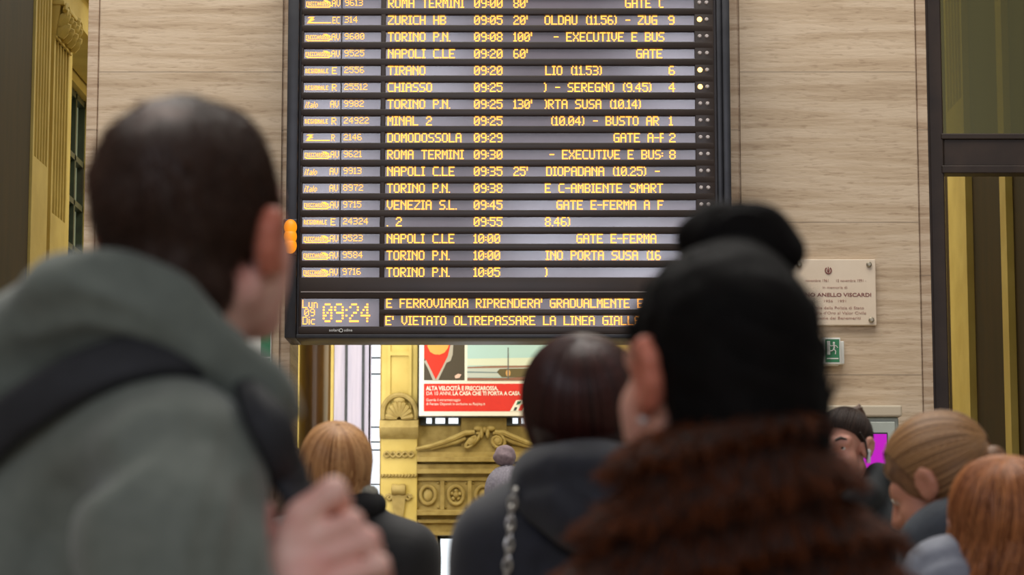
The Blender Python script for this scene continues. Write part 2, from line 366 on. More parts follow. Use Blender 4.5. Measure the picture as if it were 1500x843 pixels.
# tall window with pale marble reveals between the brown column and the back wall
X = lambda px: H(px, 600)[0]
m = MB().box((X(484), YH+.5, 0), (X(541), YH+.9, 13)).build('wall_hall_back_marble', M_lav); structure(m)
for px in (504, 529): MB().box((X(px)-.02, YH+.44, 0), (X(px)+.02, YH+.52, 13)).build('iron_joint', M_iron, m)
w1 = MB()
for px, ww in ((538.5, .014), (556, .02)): w1.box((X(px)-ww, YH+.5, 0), (X(px)+ww, YH+.62, 13))
for py in (470, 520, 544, 623, 645, 657, 708): 
    zz = H(545, py)[2]; w1.box((X(538), YH+.52, zz-.012), (X(556), YH+.60, zz+.012))
w1 = structure(w1.build('window_1', M_iron))
MB().box((X(538), YH+.62, .6), (X(557), YH+.66, 13)).build('pane', M_day, w1)
# narrow glazed slots below the billboard, bright doorway
for i, (a, b, nn) in enumerate(((616, 674, 3), (742, 800, 3))):
    za, zb = H(650, 624)[2], H(650, 609)[2]; xa, xb = X(a), X(b)
    o = MB().box((xa, YH-.05, za), (xb, YH+.02, zb)).build('window_%d' % (4+i), M_iron); structure(o)
    ws = (xb-xa)/nn
    for k in range(nn): MB().box((xa+k*ws+(.10 if k == 0 else .03), YH-.06, za+.03), (xa+(k+1)*ws-.03, YH-.045, zb-.01)).build('pane', M_day, o)
d = MB().box((dx0, YH+.25, 0), (dx0+.05, YH+.35, zdoor)).box((dx1-.05, YH+.25, 0), (dx1, YH+.35, zdoor)).box((dx0, YH+.25, zdoor-.05), (dx1, YH+.35, zdoor))
d = structure(d.build('door_1', M_iron)); MB().box((dx0+.05, YH+.29, 0), (dx1-.05, YH+.32, zdoor-.05)).build('pane', M_day, d)
# brown marble column left of the window
c0 = W(461, 600, 30); o = MB().lathe((c0[0], 30, 0), (0, 0, 1), [(.32, 0), (.32, .25), (.24, .35), (.195, .45), (.195, 12)], 40).build('marble_column', M_brown, None, True)
tag(o, 'dark brown polished marble column seen just under the lower left corner of the departure board', 'column')
# ------------------------------------------------------------------ departure board
F57 = {
'A':'01110 10001 10001 11111 10001 10001 10001','B':'11110 10001 10001 11110 10001 10001 11110','C':'01111 10000 10000 10000 10000 10000 01111',
'D':'11110 10001 10001 10001 10001 10001 11110','E':'11111 10000 10000 11110 10000 10000 11111','F':'11111 10000 10000 11110 10000 10000 10000',
'G':'01111 10000 10000 10111 10001 10001 01111','H':'10001 10001 10001 11111 10001 10001 10001','I':'111 010 010 010 010 010 111',
'L':'10000 10000 10000 10000 10000 10000 11111','M':'10001 11011 10101 10101 10001 10001 10001','N':'10001 11001 10101 10011 10001 10001 10001',
'O':'01110 10001 10001 10001 10001 10001 01110','P':'11110 10001 10001 11110 10000 10000 10000','R':'11110 10001 10001 11110 10100 10010 10001',
'S':'01111 10000 10000 01110 00001 00001 11110','T':'11111 00100 00100 00100 00100 00100 00100','U':'10001 10001 10001 10001 10001 10001 01110',
'V':'10001 10001 10001 10001 10001 01010 00100','X':'10001 10001 01010 00100 01010 10001 10001','Z':'11111 00001 00010 00100 01000 10000 11111',
'0':'01110 10001 10011 10101 11001 10001 01110','1':'010 110 010 010 010 010 111','2':'01110 10001 00001 00110 01000 10000 11111',
'3':'11110 00001 00001 01110 00001 00001 11110','4':'00010 00110 01010 10010 11111 00010 00010','5':'11111 10000 11110 00001 00001 10001 01110',
'6':'01110 10000 10000 11110 10001 10001 01110','7':'11111 00001 00010 00100 00100 00100 00100','8':'01110 10001 10001 01110 10001 10001 01110',
'9':'01110 10001 10001 01111 00001 00001 01110',':':'0 0 1 0 1 0 0','.':'0 0 0 0 0 0 1',"'":'1 1 1 0 0 0 0','-':'0000 0000 0000 1111 0000 0000 0000',
'(':'001 010 010 010 010 010 001',')':'100 010 010 010 010 010 100',' ':'00000 00000 00000 00000 00000 00000 00000',
'i':'1 0 1 1 1 1 1','t':'010 111 010 010 010 010 011','a':'0000 0000 0110 0001 0111 1001 0111','l':'1 1 1 1 1 1 1','o':'0000 0000 0110 1001 1001 1001 0110',
'u':'0000 0000 1001 1001 1001 1001 0111','n':'0000 0000 1110 1001 1001 1001 1001','c':'0000 0000 0111 1000 1000 1000 0111',
}
F35 = {'A':'010 101 111 101 101','C':'111 100 100 100 111','E':'111 100 110 100 111','F':'111 100 110 100 100','G':'111 100 101 101 111','I':'1 1 1 1 1','L':'100 100 100 100 111',
'N':'101 111 111 101 101','O':'111 101 101 101 111','R':'110 101 110 101 101','S':'111 100 111 001 111','V':'101 101 101 101 010','U':'101 101 101 101 111'}
def cols(text, font):
    out = []; x = 0
    for ch in text:
        rows = font[ch].split()
        for r, row in enumerate(rows):
            for c, b in enumerate(row):
                if b == '1': out.append((x+c, r))
        x += len(rows[0])+1
    return out, x-1
YBD = 15.80                                 # front plane of the display strips
def bx_(px): return W(px, 250, YBD)[0]
def bz_(py): return W(750, py, YBD)[2]
PXM = bx_(751)-bx_(750)                     # metres per photo pixel on the board
M_led = emat('amber_led', (1.0, .41, .055, 1), 2.8)
M_led2 = emat('amber_led_strong', (1.0, .36, .025, 1), 1.7)
M_lamp_on = emat('lit_lamp', (1, .50, .12, 1), 5)
M_lamp_off = mat('unlit_lamp', lin(190, 180, 176), rough=.3)
M_strip = mat('display_glass', lin(128, 118, 128), lin(116, 107, 117), .14, scale=3, spec=.9)
M_case = mat('board_casing', lin(46, 32, 23), lin(38, 26, 19), .38, scale=4)  # brown tint holds the letters' amber glow, mixed into the colour
M_frame = mat('board_frame', lin(52, 52, 56), lin(42, 42, 46), .35, metal=.3)
M_white = mat('white_print', lin(225, 225, 222), rough=.6)
M_line = mat('grey_line', lin(150, 140, 136), rough=.5)
def dots(text, x_px, y_px, colp, rowp, font=F57, fillw=1.22, fillh=.70, parent=None, name='led_text', clip=None, mat_=None, slant=0):
    pts, wd = cols(text, font); nr = len(next(iter(font.values())).split())
    v = []; f = []
    for c, r in pts:
        px = x_px + c*colp + slant*(nr-1-r)*colp
        if clip and not (clip[0]-.01 <= px < clip[1]): continue
        a = bx_(px); b = a+colp*fillw*PXM; z1 = bz_(y_px)+((nr/2-r)*rowp)*PXM; z0 = z1-rowp*fillh*PXM
        i = len(v); y = YBD-.004
        v += [(a, y, z0), (b, y, z0), (b, y, z1), (a, y, z1)]; f.append((i, i+1, i+2, i+3))
    if not v: return None
    return meshobj(name, v, f, mat_ or M_led, parent)
bl, br = bx_(432), bx_(1069); ztop, zbot = bz_(-90), bz_(497)
BR = root('departure_board', (bx_(750), YF, zbot), 'large dark electronic departure board with rows of amber letters hung between two stone piers', 'departure board')
# casing: back box, face bars between the strips
rowz = [30 + (k-1)*24.63 for k in range(17)]          # photo rows 0..16, extended upward beyond the frame
rows_all = [5.4-24.63*3, 5.4-24.63*2, 5.4-24.63] + rowz
m = MB().box((bl+.01, YBD+.012, zbot+.01), (br-.01, YF, ztop), .01)
m.build('casing', M_case, BR)
m = MB()
xs0, xs1 = bx_(440), bx_(1046)
edges = []
for y in rows_all: edges.append((y-7.6, y+7.6))
prev = -92
for a, b in edges:
    m.box((xs0, YBD-.022, bz_(a)), (xs1, YBD+.014, bz_(prev)), .003); prev = b
m.box((xs0, YBD-.022, bz_(437.5)), (xs1, YBD+.014, bz_(prev)), .003)
m.box((xs0, YBD-.022, zbot+.03), (xs1, YBD+.014, bz_(479)), .003)
m.box((bx_(557), YBD-.022, bz_(454)), (xs1, YBD+.014, bz_(462)), .003)
for a, b in ((557, 564), (1019, 1047)):
    m.box((bx_(a), YBD-.0215, zbot+.03), (bx_(b), YBD+.014, ztop), .003)
m.box((xs0, YBD-.0215, zbot+.03), (bx_(443.5), YBD+.014, ztop), .003)
m.box((bx_(498), YBD-.018, bz_(prev-3)), (bx_(499.4), YBD+.014, ztop))
m.build('face_bars', M_case, BR, True)
m = MB()
for a, b, dp in ((420.5, 437, .06), (1051, 1059, .03), (1059, 1070, .06)):
    m.box((bx_(a), YBD-dp, zbot), (bx_(b), YF, ztop), .008)
m.box((bx_(437), YBD-.05, zbot), (bx_(1051), YF, bz_(491)), .006)
m.build('outer_frame', M_frame, BR, True)
MB().box((bx_(443), YBD-.025, bz_(429.2)), (bx_(1046), YBD-.02, bz_(427.8))).build('divider_line', M_line, BR)
ROWS = [
 ('fr', '9613', 'ROMA TERMINI', '09:00', "80'", [('GATE C', 917, (0, 972))], None, 0),
 ('z', '314', 'ZURICH HB', '09:05', "20'", [('OLDAU (11.56) - ZUG', 798, None)], '9', 1),
 ('fr', '9600', 'TORINO P.N.', '09:08', "100'", [(') - EXECUTIVE E BUS', 795, (797, 973))], None, 0),
 ('fr', '9525', 'NAPOLI C.LE', '09:20', "60'", [('GATE', 933, None)], None, 0),
 ('reE', '2556', 'TIRANO', '09:20', None, [('GLIO (11.53)', 789, (797, 999))], '6', 1),
 ('reR', '25512', 'CHIASSO', '09:25', None, [(') - SEREGNO (9.45)', 797, None)], '4', 1),
 ('it', '9982', 'TORINO P.N.', '09:25', "130'", [('ORTA SUSA (10.14)', 793, (797, 999))], None, 0),
 ('reR', '24922', 'MINAL 2', '09:25', None, [('(10.04) - BUSTO AR', 806, (0, 973))], '1', 0),
 ('zr', '2146', 'DOMODOSSOLA', '09:29', None, [('GATE A-F', 899, (0, 972))], '2', 0),
 ('fr', '9621', 'ROMA TERMINI', '09:30', None, [('- EXECUTIVE E BUS:', 805, (0, 974))], '8', 0),
 ('it', '9913', 'NAPOLI C.LE', '09:35', "25'", [('DIOPADANA (10.25) -', 800, None)], None, 0),
 ('it', '8972', 'TORINO P.N.', '09:38', None, [('E C-AMBIENTE SMART', 798, None)], None, 0),
 ('fr', '9715', 'VENEZIA S.L.', '09:45', None, [('GATE E-FERMA A F', 815, (0, 975))], None, 0),
 ('reE', '24324', '. 2', '09:55', None, [('8.46)', 798, None)], None, 0),
 ('fr', '9523', 'NAPOLI C.LE', '10:00', None, [('GATE E-FERMA', 844, None)], None, 0),
 ('fr', '9584', 'TORINO P.N.', '10:00', None, [('RINO PORTA SUSA (16', 789, (798, 975))], None, 0),
 ('fr', '9716', 'TORINO P.N.', '10:05', None, [(')', 798, None)], None, 0),
]
def strip(name, a, b, y, h=7.6):
    return MB().box((bx_(a), YBD, bz_(y+h)), (bx_(b), YBD+.013, bz_(y-h))).build(name, M_strip, BR)
def rectled(parent, rects, name='led_logo'):
    v, f = [], []
    for px, py, w_, h_, sl in rects:
        a, b = bx_(px), bx_(px+w_); z1, z0 = bz_(py), bz_(py+h_); i = len(v); y = YBD-.004; k = sl*PXM
        v += [(a, y, z0), (b, y, z0), (b+k, y, z1), (a+k, y, z1)]; f.append((i, i+1, i+2, i+3))
    return meshobj(name, v, f, M_led, parent)
for k, y in enumerate(rows_all):
    if k < 3:
        for a, b, nm in ((443, 498, 'category_strip'), (499, 557, 'number_strip'), (564, 1019, 'destination_strip')): strip(nm, a, b, y)
    else:
        logo, num, dest, tm, dl, notes, plat, lit = ROWS[k-3]
        s1 = strip('category_strip', 443, 498, y)
        if logo == 'fr':
            dots('FRECCIAROSSA', 446, y+.3, .80, 1.25, F35, 1.0, .72, s1, 'led_logo')
            rectled(s1, [(448, y+4.6, 33, 1.3, 0), (474, y-4.6, 6, 1.5, -3), (477, y-2.6, 6, 1.5, -3), (479, y+2.4, 3, 2, 3), (446, y+3.4, 3, 1.2, 0)], 'led_arrow')
            dots('AV', 484, y, 1.12, 1.5, F57, 1.0, .7, s1, 'led_text')
        elif logo == 'it':
            dots('italo', 446, y+.8, 1.05, 1.3, F57, 1.0, .7, s1, 'led_logo', slant=.3); dots('AV', 483, y, 1.12, 1.5, F57, 1.0, .7, s1, 'led_text')
        elif logo[0] == 'r':
            dots('REGIONALE', 446, y+.6, 1.02, 1.35, F35, 1.0, .7, s1, 'led_logo'); dots('R' if logo == 'reR' else 'E', 485, y, 1.4, 1.5, F57, 1.0, .7, s1, 'led_text')
        else:
            rectled(s1, [(448, y-5, 8, 1.5, 3), (451, y-3, 4, 1.5, 3), (449, y-1.2, 7, 1.5, 3), (448, y+.7, 4, 1.5, 3), (447, y+2.6, 8, 1.7, 3), (455, y+3, 28, 1.3, 0)])
            dots('EC' if logo == 'z' else 'R', 485, y, 1.0, 1.45, F57, 1.0, .7, s1, 'led_text')
        s2 = strip('number_strip', 499, 557, y); dots(num, 503, y-1, 1.27, 1.4, F57, .95, .66, s2, 'led_number')
        s3 = strip('destination_strip', 564, 1019, y)
        dots(dest, 567, y, 1.67, 2.0, parent=s3, name='led_destination'); dots(tm, 694, y, 1.67, 2.0, parent=s3, name='led_time')
        if dl: dots(dl, 752, y, 1.6, 2.0, parent=s3, name='led_delay')
        for t, x0, cl in notes: dots(t, x0, y, 1.66, 2.0, parent=s3, name='led_notice', clip=cl)
        if plat: dots(plat, 980.5, y, 1.8, 2.0, parent=s3, name='led_platform')
        for q, xx in enumerate((1026.5, 1037)):
            on = lit and q == 0
            m = MB().lathe((bx_(xx), YBD-.018, bz_(y-.5)), (0, -1, 0), [(.0175 if on else .0145, 0), (.0165 if on else .0135, .006), (.008, .012)], 14)
            m.build('indicator_lamp', M_lamp_on if on else M_lamp_off, BR, True, 'lit amber indicator lamp' if on else None)
s = strip('clock_panel', 443, 557, 458.3, 20.6)
dots('09:24', 475, 459.5, 2.75, 4.1, F57, 1.0, .6, s, 'led_clock')
dots('Lun', 445, 446, 1.5, 1.75, F57, 1.0, .62, s, 'led_weekday'); dots('09', 448, 458.5, 1.4, 1.6, F57, 1.0, .62, s, 'led_date'); dots('Dic', 445.5, 470.5, 1.5, 1.65, F57, 1.0, .62, s, 'led_month')
s = strip('message_strip', 564, 1019, 445.7, 8.2); dots("E FERROVIARIA RIPRENDERA' GRADUALMENTE E", 567, 445, 1.63, 1.95, parent=s, name='led_message', clip=(0, 1016))
s = strip('message_strip', 564, 1019, 470.3, 8.3); dots("E' VIETATO OLTREPASSARE LA LINEA GIALLA", 566, 470.3, 1.66, 1.95, parent=s, name='led_message')
def text(body, loc, size, mat_, parent=None, name='lettering', align='LEFT', bold=0, shear=0, rotz=0, width=None):
    c = bpy.data.curves.new(name, 'FONT'); c.body = body; c.size = size; c.align_x = align; c.align_y = 'CENTER'; c.extrude = .0006; c.offset = bold; c.shear = shear; c.resolution_u = 3
    t = link(bpy.data.objects.new('tmp', c)); bpy.context.view_layer.update()
    me = bpy.data.meshes.new_from_object(t.evaluated_get(bpy.context.evaluated_depsgraph_get())); bpy.data.objects.remove(t)
    me.transform(Matrix.Rotation(pi/2, 4, 'X'))
    if width:
        xs = [v.co.x for v in me.vertices]; me.transform(Matrix.Diagonal((width/(max(xs)-min(xs)), 1, 1, 1)))
    me.transform(Matrix.Translation(Vector(loc)))
    me.materials.clear(); me.materials.append(mat_)
    o = link(bpy.data.objects.new(name, me)); o.parent = parent; return o
text('solari', (bx_(484.5), YBD-.0235, bz_(484.7)), .026, M_white, BR, 'maker_lettering', width=14*PXM)
text('udine', (bx_(506), YBD-.0235, bz_(484.7)), .026, M_white, BR, 'maker_lettering', width=12*PXM)
MB().tube([(bx_(502)+.011*math.cos(a), YBD-.0235, bz_(485)+.011*math.sin(a)) for a in np.linspace(0, 2*pi, 17)[:-1]], .0022, 5, True).build('maker_emblem', M_white, BR)
finish(BR)
# unidentified glowing amber shape at the board's left edge
a = W(424, 346, YBD-.12)
L = root('amber_glow', (a[0], YBD-.06, a[2]), "glowing amber shape on the left frame of the departure board, beside the man's ear", 'lamp')
M_amber_glow = emat('amber_glow_body', (1, .30, .004, 1), 1.05)
m = MB()
for i in range(3): m.ball((a[0]+.004, a[1]+.02, a[2]+(i-1)*.062), (.043, .035, .052), 3)
m.build('amber_lobes', M_amber_glow, L, True)
MB().box((a[0]-.045, YBD-.075, a[2]-.12), (a[0]+.045, YBD-.058, a[2]+.12), .006).build('base_plate', M_frame, L)
finish(L)

# ------------------------------------------------------------------ advertising billboard on the hall's back wall
YA = YH-.32
ax = lambda px: W(px, 555, YA)[0]; az = lambda py: W(710, py, YA)[2]
A = root('advertising_billboard', (ax(710), YH, az(610)), 'big advertising billboard with red banner on the carved yellow wall', 'billboard')
M_poster = mat('poster_white', lin(238, 236, 226), rough=.55)
M_red = mat('poster_red', lin(222, 40, 22), lin(214, 36, 20), .55)
MB().box((ax(614), YA, az(610)), (ax(806), YH-.1, az(497)), .01).build('panel', M_poster, A)
MB().box((ax(612.5), YA+.03, az(611.5)), (ax(807.5), YH, az(495.5)), .01).build('frame', M_iron, A)
fl_ = lambda n, pts, mt, dy=.004: meshobj(n, [(ax(x), YA-dy, az(y)) for x, y in pts], [tuple(range(len(pts)))], mt, A)
P = lambda n, r, g, b: mat(n, lin(r, g, b), rough=.6)
fl_('red_banner', [(621, 603), (800, 603), (800, 562.5), (621, 562.5)], M_red)
fl_('coat_photo', [(621, 557.5), (680.5, 557.5), (680.5, 504), (621, 504)], P('coat_dark', 70, 62, 48))
fl_('red_shirt', [(624, 530), (632, 548), (640, 557), (648, 543), (658, 522), (659, 504), (622, 504), (621, 523)], P('shirt_red', 214, 44, 20), .006)
fl_('neck', [(626, 508), (630, 516), (636, 519.5), (644, 520), (651, 517), (656, 510), (658, 504), (626, 504)], P('neck_tone', 224, 170, 84), .008)
fl_('collar_lapel', [(621, 530), (624, 528), (636, 552), (639, 557.5), (634, 557.5), (627, 541)], P('lapel', 176, 172, 160), .008)
fl_('collar_lapel', [(638, 557.5), (645, 544), (656, 522), (660, 504), (664, 504), (663, 520), (660, 529), (654, 532), (645, 551), (642, 557.5)], P('lapel', 176, 172, 160), .008)
fl_('coat_badge', [(666, 551), (671, 548), (676, 549), (673, 554), (667, 555)], P('badge', 225, 190, 175), .008)
fl_('sky_photo', [(684.5, 558), (803, 558), (803, 504), (684.5, 504)], P('poster_sky', 176, 212, 214))
fl_('sky_glow', [(684.5, 536), (803, 536), (803, 524), (684.5, 526)], P('poster_haze', 214, 224, 206), .006)
fl_('far_bank', [(684.5, 540), (803, 538.5), (803, 535.5), (720, 536.5), (684.5, 538)], P('poster_bank', 150, 110, 92), .008)
fl_('water', [(684.5, 553.5), (803, 551), (803, 538.5), (684.5, 540)], P('poster_water', 190, 200, 196), .007)
fl_('water_streak', [(684.5, 546.5), (730, 547), (730, 545.5), (684.5, 544.5)], P('poster_streak', 118, 138, 146), .009)
fl_('wood_bank', [(728, 545), (732, 541), (745, 540.5), (790, 540), (803, 541), (803, 549), (760, 553), (735, 553), (731, 549)], P('poster_wood', 98, 86, 50), .009)
fl_('near_bank', [(684.5, 558), (803, 558), (803, 551), (740, 554), (684.5, 554)], P('poster_near', 140, 96, 78), .009)
fl_('mast', [(743.4, 556), (745.4, 556), (744.9, 509.5), (743.6, 509.5)], P('poster_mast', 96, 96, 98), .011)
fl_('mast_base', [(744.3+3.6*math.cos(t), 547+5*math.sin(t)) for t in np.linspace(0, 2*pi, 15)[:-1]], P('poster_base', 206, 160, 96), .010)
th = az(569.2)
text('ALTA VELOCITÀ E FRECCIAROSSA.', (ax(624.4), YA-.008, az(569.6)), .095, M_poster, A, bold=.003, width=(730-624.4)*(ax(701)-ax(700)))
text('DA 10 ANNI,', (ax(624.4), YA-.008, az(577)), .088, M_poster, A, width=(661-624.4)*(ax(701)-ax(700)))
text('LA CASA CHE TI PORTA A CASA.', (ax(663), YA-.008, az(577)), .090, M_poster, A, bold=.003, width=(763-663)*(ax(701)-ax(700)))
text('Guarda il cortometraggio', (ax(624.4), YA-.008, az(586.4)), .062, M_poster, A, width=50*(ax(701)-ax(700)))
text('di Ferzan Ozpetek in esclusiva su Raiplay.it', (ax(624.4), YA-.008, az(592.3)), .062, M_poster, A, width=86*(ax(701)-ax(700)))
fl_('logo_ground', [(747, 603), (756, 587), (770, 585.5), (800, 585.5), (800, 603)], M_poster, .006)
fl_('logo_green', [(756, 594), (758, 588.5), (764, 588), (762, 592)], P('logo_green', 40, 110, 80), .009)
fl_('logo_dark', [(752, 602), (754, 597), (758, 597), (756, 602)], P('logo_dark', 60, 70, 70), .009)
fl_('logo_red', [(759, 602), (763, 594), (769, 590), (772, 590), (765, 602)], M_red, .009)
finish(A)

# ------------------------------------------------------------------ things on the right pier
YP = YF
M_plaque = mat('pale_marble_plaque', lin(226, 208, 184), lin(216, 196, 170), .35, scale=4)
M_ink = mat('faded_red_lettering', lin(176, 136, 120), rough=.7)
M_inkd = mat('dark_red_lettering', lin(138, 88, 80), rough=.7)
M_brass = mat('dull_metal_stud', lin(170, 160, 140), rough=.35, metal=.6)
yq = YP-.045
qx = lambda px: W(px, 430, yq)[0]; qz = lambda py: W(1220, py, yq)[2]; q1 = qx(1201)-qx(1200)
Q = root('memorial_plaque', (qx(1222), YP, qz(477)), 'square pale marble memorial plaque with four metal studs on the right stone pier', 'plaque')
MB().box((qx(1160), yq, qz(477)), (qx(1283.5), YP-.006, qz(380)), .006).build('slab', M_plaque, Q)
for px, py in ((1171, 388), (1273.5, 388), (1171, 469), (1275.5, 469)):
    MB().lathe((qx(px), YP-.004, qz(py)), (0, -1, 0), [(.009, 0), (.009, .045), (.019, .047), (.019, .056), (.010, .064)], 16).build('stud', M_brass, Q, True)
for body, y, wpx, sz, mt, bo in (('- novembre 1961      15 novembre 1991 -', 411.5, 92, .026, M_ink, 0), ('in memoria di', 421.5, 36, .024, M_ink, 0), ('DINO ANELLO VISCARDI', 432.5, 106, .034, M_inkd, .0007),
        ('1956   1991', 441.5, 32, .024, M_ink, 0), ('Guardia della Polizia di Stato', 451.5, 84, .027, M_ink, 0), ('Medaglia d\'Oro al Valor Civile', 459, 90, .027, M_ink, 0), ('Comune dei Benemeriti', 466.5, 74, .027, M_ink, 0)):
    text(body, (qx(1223), yq-.002, qz(y)), sz, mt, Q, 'inscription', 'CENTER', bo, width=wpx*q1)
e = MB().tube([(qx(1213.8)+.020*math.cos(a_), yq-.003, qz(396.5)+.022*math.sin(a_)) for a_ in np.linspace(.7*pi, 2.3*pi, 15)], .0045, 6)
e.ball((qx(1213.8), yq-.003, qz(396.5)), (.009, .004, .013), 2).box((qx(1213.8)-.003, yq-.004, qz(401)), (qx(1213.8)+.003, yq, qz(391.5)))
e.build('emblem', M_inkd, Q, True)
finish(Q)
# emergency exit sign: box standing off the wall, green pictogram on its front, white side
M_gsign = mat('sign_green', lin(44, 120, 76), rough=.4); M_wsign = mat('sign_white', lin(216, 216, 208), rough=.45)
ys = YP-.16; sx = lambda px: W(px, 515, ys)[0]; sz_ = lambda py: W(1222, py, ys)[2]
E = root('exit_sign', (sx(1222), YP, sz_(533)), 'small green emergency exit sign in a white box under the marble plaque', 'sign')
MB().box((sx(1205), ys, sz_(534)), (sx(1231.5), YP-.02, sz_(495)), .006).box((sx(1231.5), ys+.09, sz_(532)), (sx(1239.5), YP, sz_(498)), .006).build('housing', M_wsign, E)
sp = lambda n, pts, mt, dy: meshobj(n, [(sx(x), ys-dy, sz_(y)) for x, y in pts], [tuple(range(len(pts)))], mt, E)
sp('green_face', [(1209, 531), (1229.5, 531), (1229.5, 497.5), (1209, 497.5)], M_gsign, .002)
sp('white_door', [(1211.5, 520), (1216, 520), (1216, 500), (1211.5, 500)], M_wsign, .004)
m = MB(); c_ = (sx(1221.5), ys-.004, sz_(503)); k = sx(1222.5)-sx(1221.5)
m.ball(c_, (1.7*k, .002, 1.9*k), 2)
for p_, r_ in (([(0, -2), (.5, -6), (0, -9)], 1.6), ([(0, -9), (2.5, -12), (2, -16.5)], 1.1), ([(0, -9), (-3, -11.5), (-6, -11.5)], 1.1), ([(.5, -3), (4, -4.5), (5.5, -7)], .8), ([(0, -3), (-3.5, -4.5), (-5.5, -3)], .8)):
    m.tube([(c_[0]+x*k, c_[1], c_[2]+z*k) for x, z in p_], r_*k*.8, 6)
m.build('running_figure', M_wsign, E, True)
sp('white_line', [(1211, 526.5), (1228, 526.5), (1228, 524.8), (1211, 524.8)], M_wsign, .004)
finish(E)
# green and white sign on the left pier
ys2 = YP-.03; gx = lambda px: W(px, 510, ys2)[0]; gz = lambda py: W(385, py, ys2)[2]
G = root('safety_sign', (gx(385), YP, gz(545)), "green and white safety sign low on the left stone pier, just behind the man's neck", 'sign')
MB().box((gx(360), ys2, gz(545)), (gx(397.5), YP, gz(476)), .004).build('board', M_wsign, G)
gp = lambda n, pts, mt, dy: meshobj(n, [(gx(x), ys2-dy, gz(y)) for x, y in pts], [tuple(range(len(pts)))], mt, G)
gp('green_panel', [(382, 523), (396, 523), (396, 480), (382, 480)], M_gsign, .002); gp('green_panel', [(362, 543), (396, 543), (396, 525.5), (362, 525.5)], M_gsign, .002)
gp('white_arrow', [(387, 539), (390, 529), (394, 529), (391, 533), (393, 539)], M_wsign, .004)
finish(G)
# ticket machine with a magenta screen against the right pier
yk = YP-.55; kx = lambda px: W(px, 640, yk)[0]; kz = lambda py: W(1265, py, yk)[2]
K = root('ticket_machine', (kx(1262), YP-.3, 0), 'tall pale grey ticket machine with magenta screen against the right stone pier', 'ticket machine')
M_kiosk = mat('kiosk_grey', lin(176, 182, 172), lin(166, 172, 162), .4); M_ledge = mat('kiosk_top', lin(196, 182, 158), rough=.5)
MB().box((kx(1196), yk+.03, 0), (kx(1318), YP-.02, kz(611)), .012).build('body', M_kiosk, K)
MB().box((kx(1190), yk-.01, kz(611)), (kx(1322), YP-.01, kz(594)), .012).build('top_ledge', M_ledge, K)
MB().box((kx(1202), yk, .9), (kx(1312), yk+.035, kz(618)), .008).build('front_panel', M_kiosk, K)
MB().box((kx(1204), yk-.012, kz(690)), (kx(1300), yk+.01, kz(634)), .004).build('screen_bezel', M_iron, K)
MB().box((kx(1205), yk-.015, kz(689)), (kx(1298.5), yk, kz(636.5))).build('screen', emat('magenta_screen', (.55, .0, .55, 1), .75), K)
finish(K)
# ------------------------------------------------------------------ implicit surfaces: smooth unions of tapered limbs, meshed with surface nets
def V(*a): return np.array(a, dtype=float)
def cap(a, b, ra, rb=None): return ('c', V(*a), V(*b), float(ra), float(rb if rb is not None else ra), 'u')
def ell(c, r, R=None, op='u'): return ('e', V(*c), V(*r), np.eye(3) if R is None else np.array(R), None, op)
def half(n, d): return ('h', V(*n), float(d), None, None, 's')          # keeps n.p < d
def chain(pts, rs): return [cap(pts[i], pts[i+1], rs[i], rs[i+1]) for i in range(len(pts)-1)]
def prim_eval(p, P):
    if p[0] == 'c':
        a, b, ra, rb = p[1:5]; ab = b-a; L2 = ab@ab + 1e-12
        t = np.clip(((P-a)@ab)/L2, 0, 1)
        return np.linalg.norm(P-a-t[..., None]*ab, axis=-1) - (ra+(rb-ra)*t)
    if p[0] == 'e':
        q = (P-p[1])@p[3]; r = p[2]
        k0 = np.linalg.norm(q/r, axis=-1); k1 = np.linalg.norm(q/(r*r), axis=-1)+1e-9
        return k0*(k0-1)/k1
    return P@p[1]-p[2]
def sdf_eval(prims, P, k):
    F = np.full(P.shape[:-1], 1.0)
    for p in prims:
        d = prim_eval(p, P)
        if p[5] == 'u':
            h = np.maximum(k-np.abs(F-d), 0)/k; F = np.minimum(F, d)-h*h*k*.25
        else:
            e = d if p[0] == 'h' else -d; kk = k*.5
            h = np.maximum(kk-np.abs(F-e), 0)/kk; F = np.maximum(F, e)+h*h*kk*.25
    return F
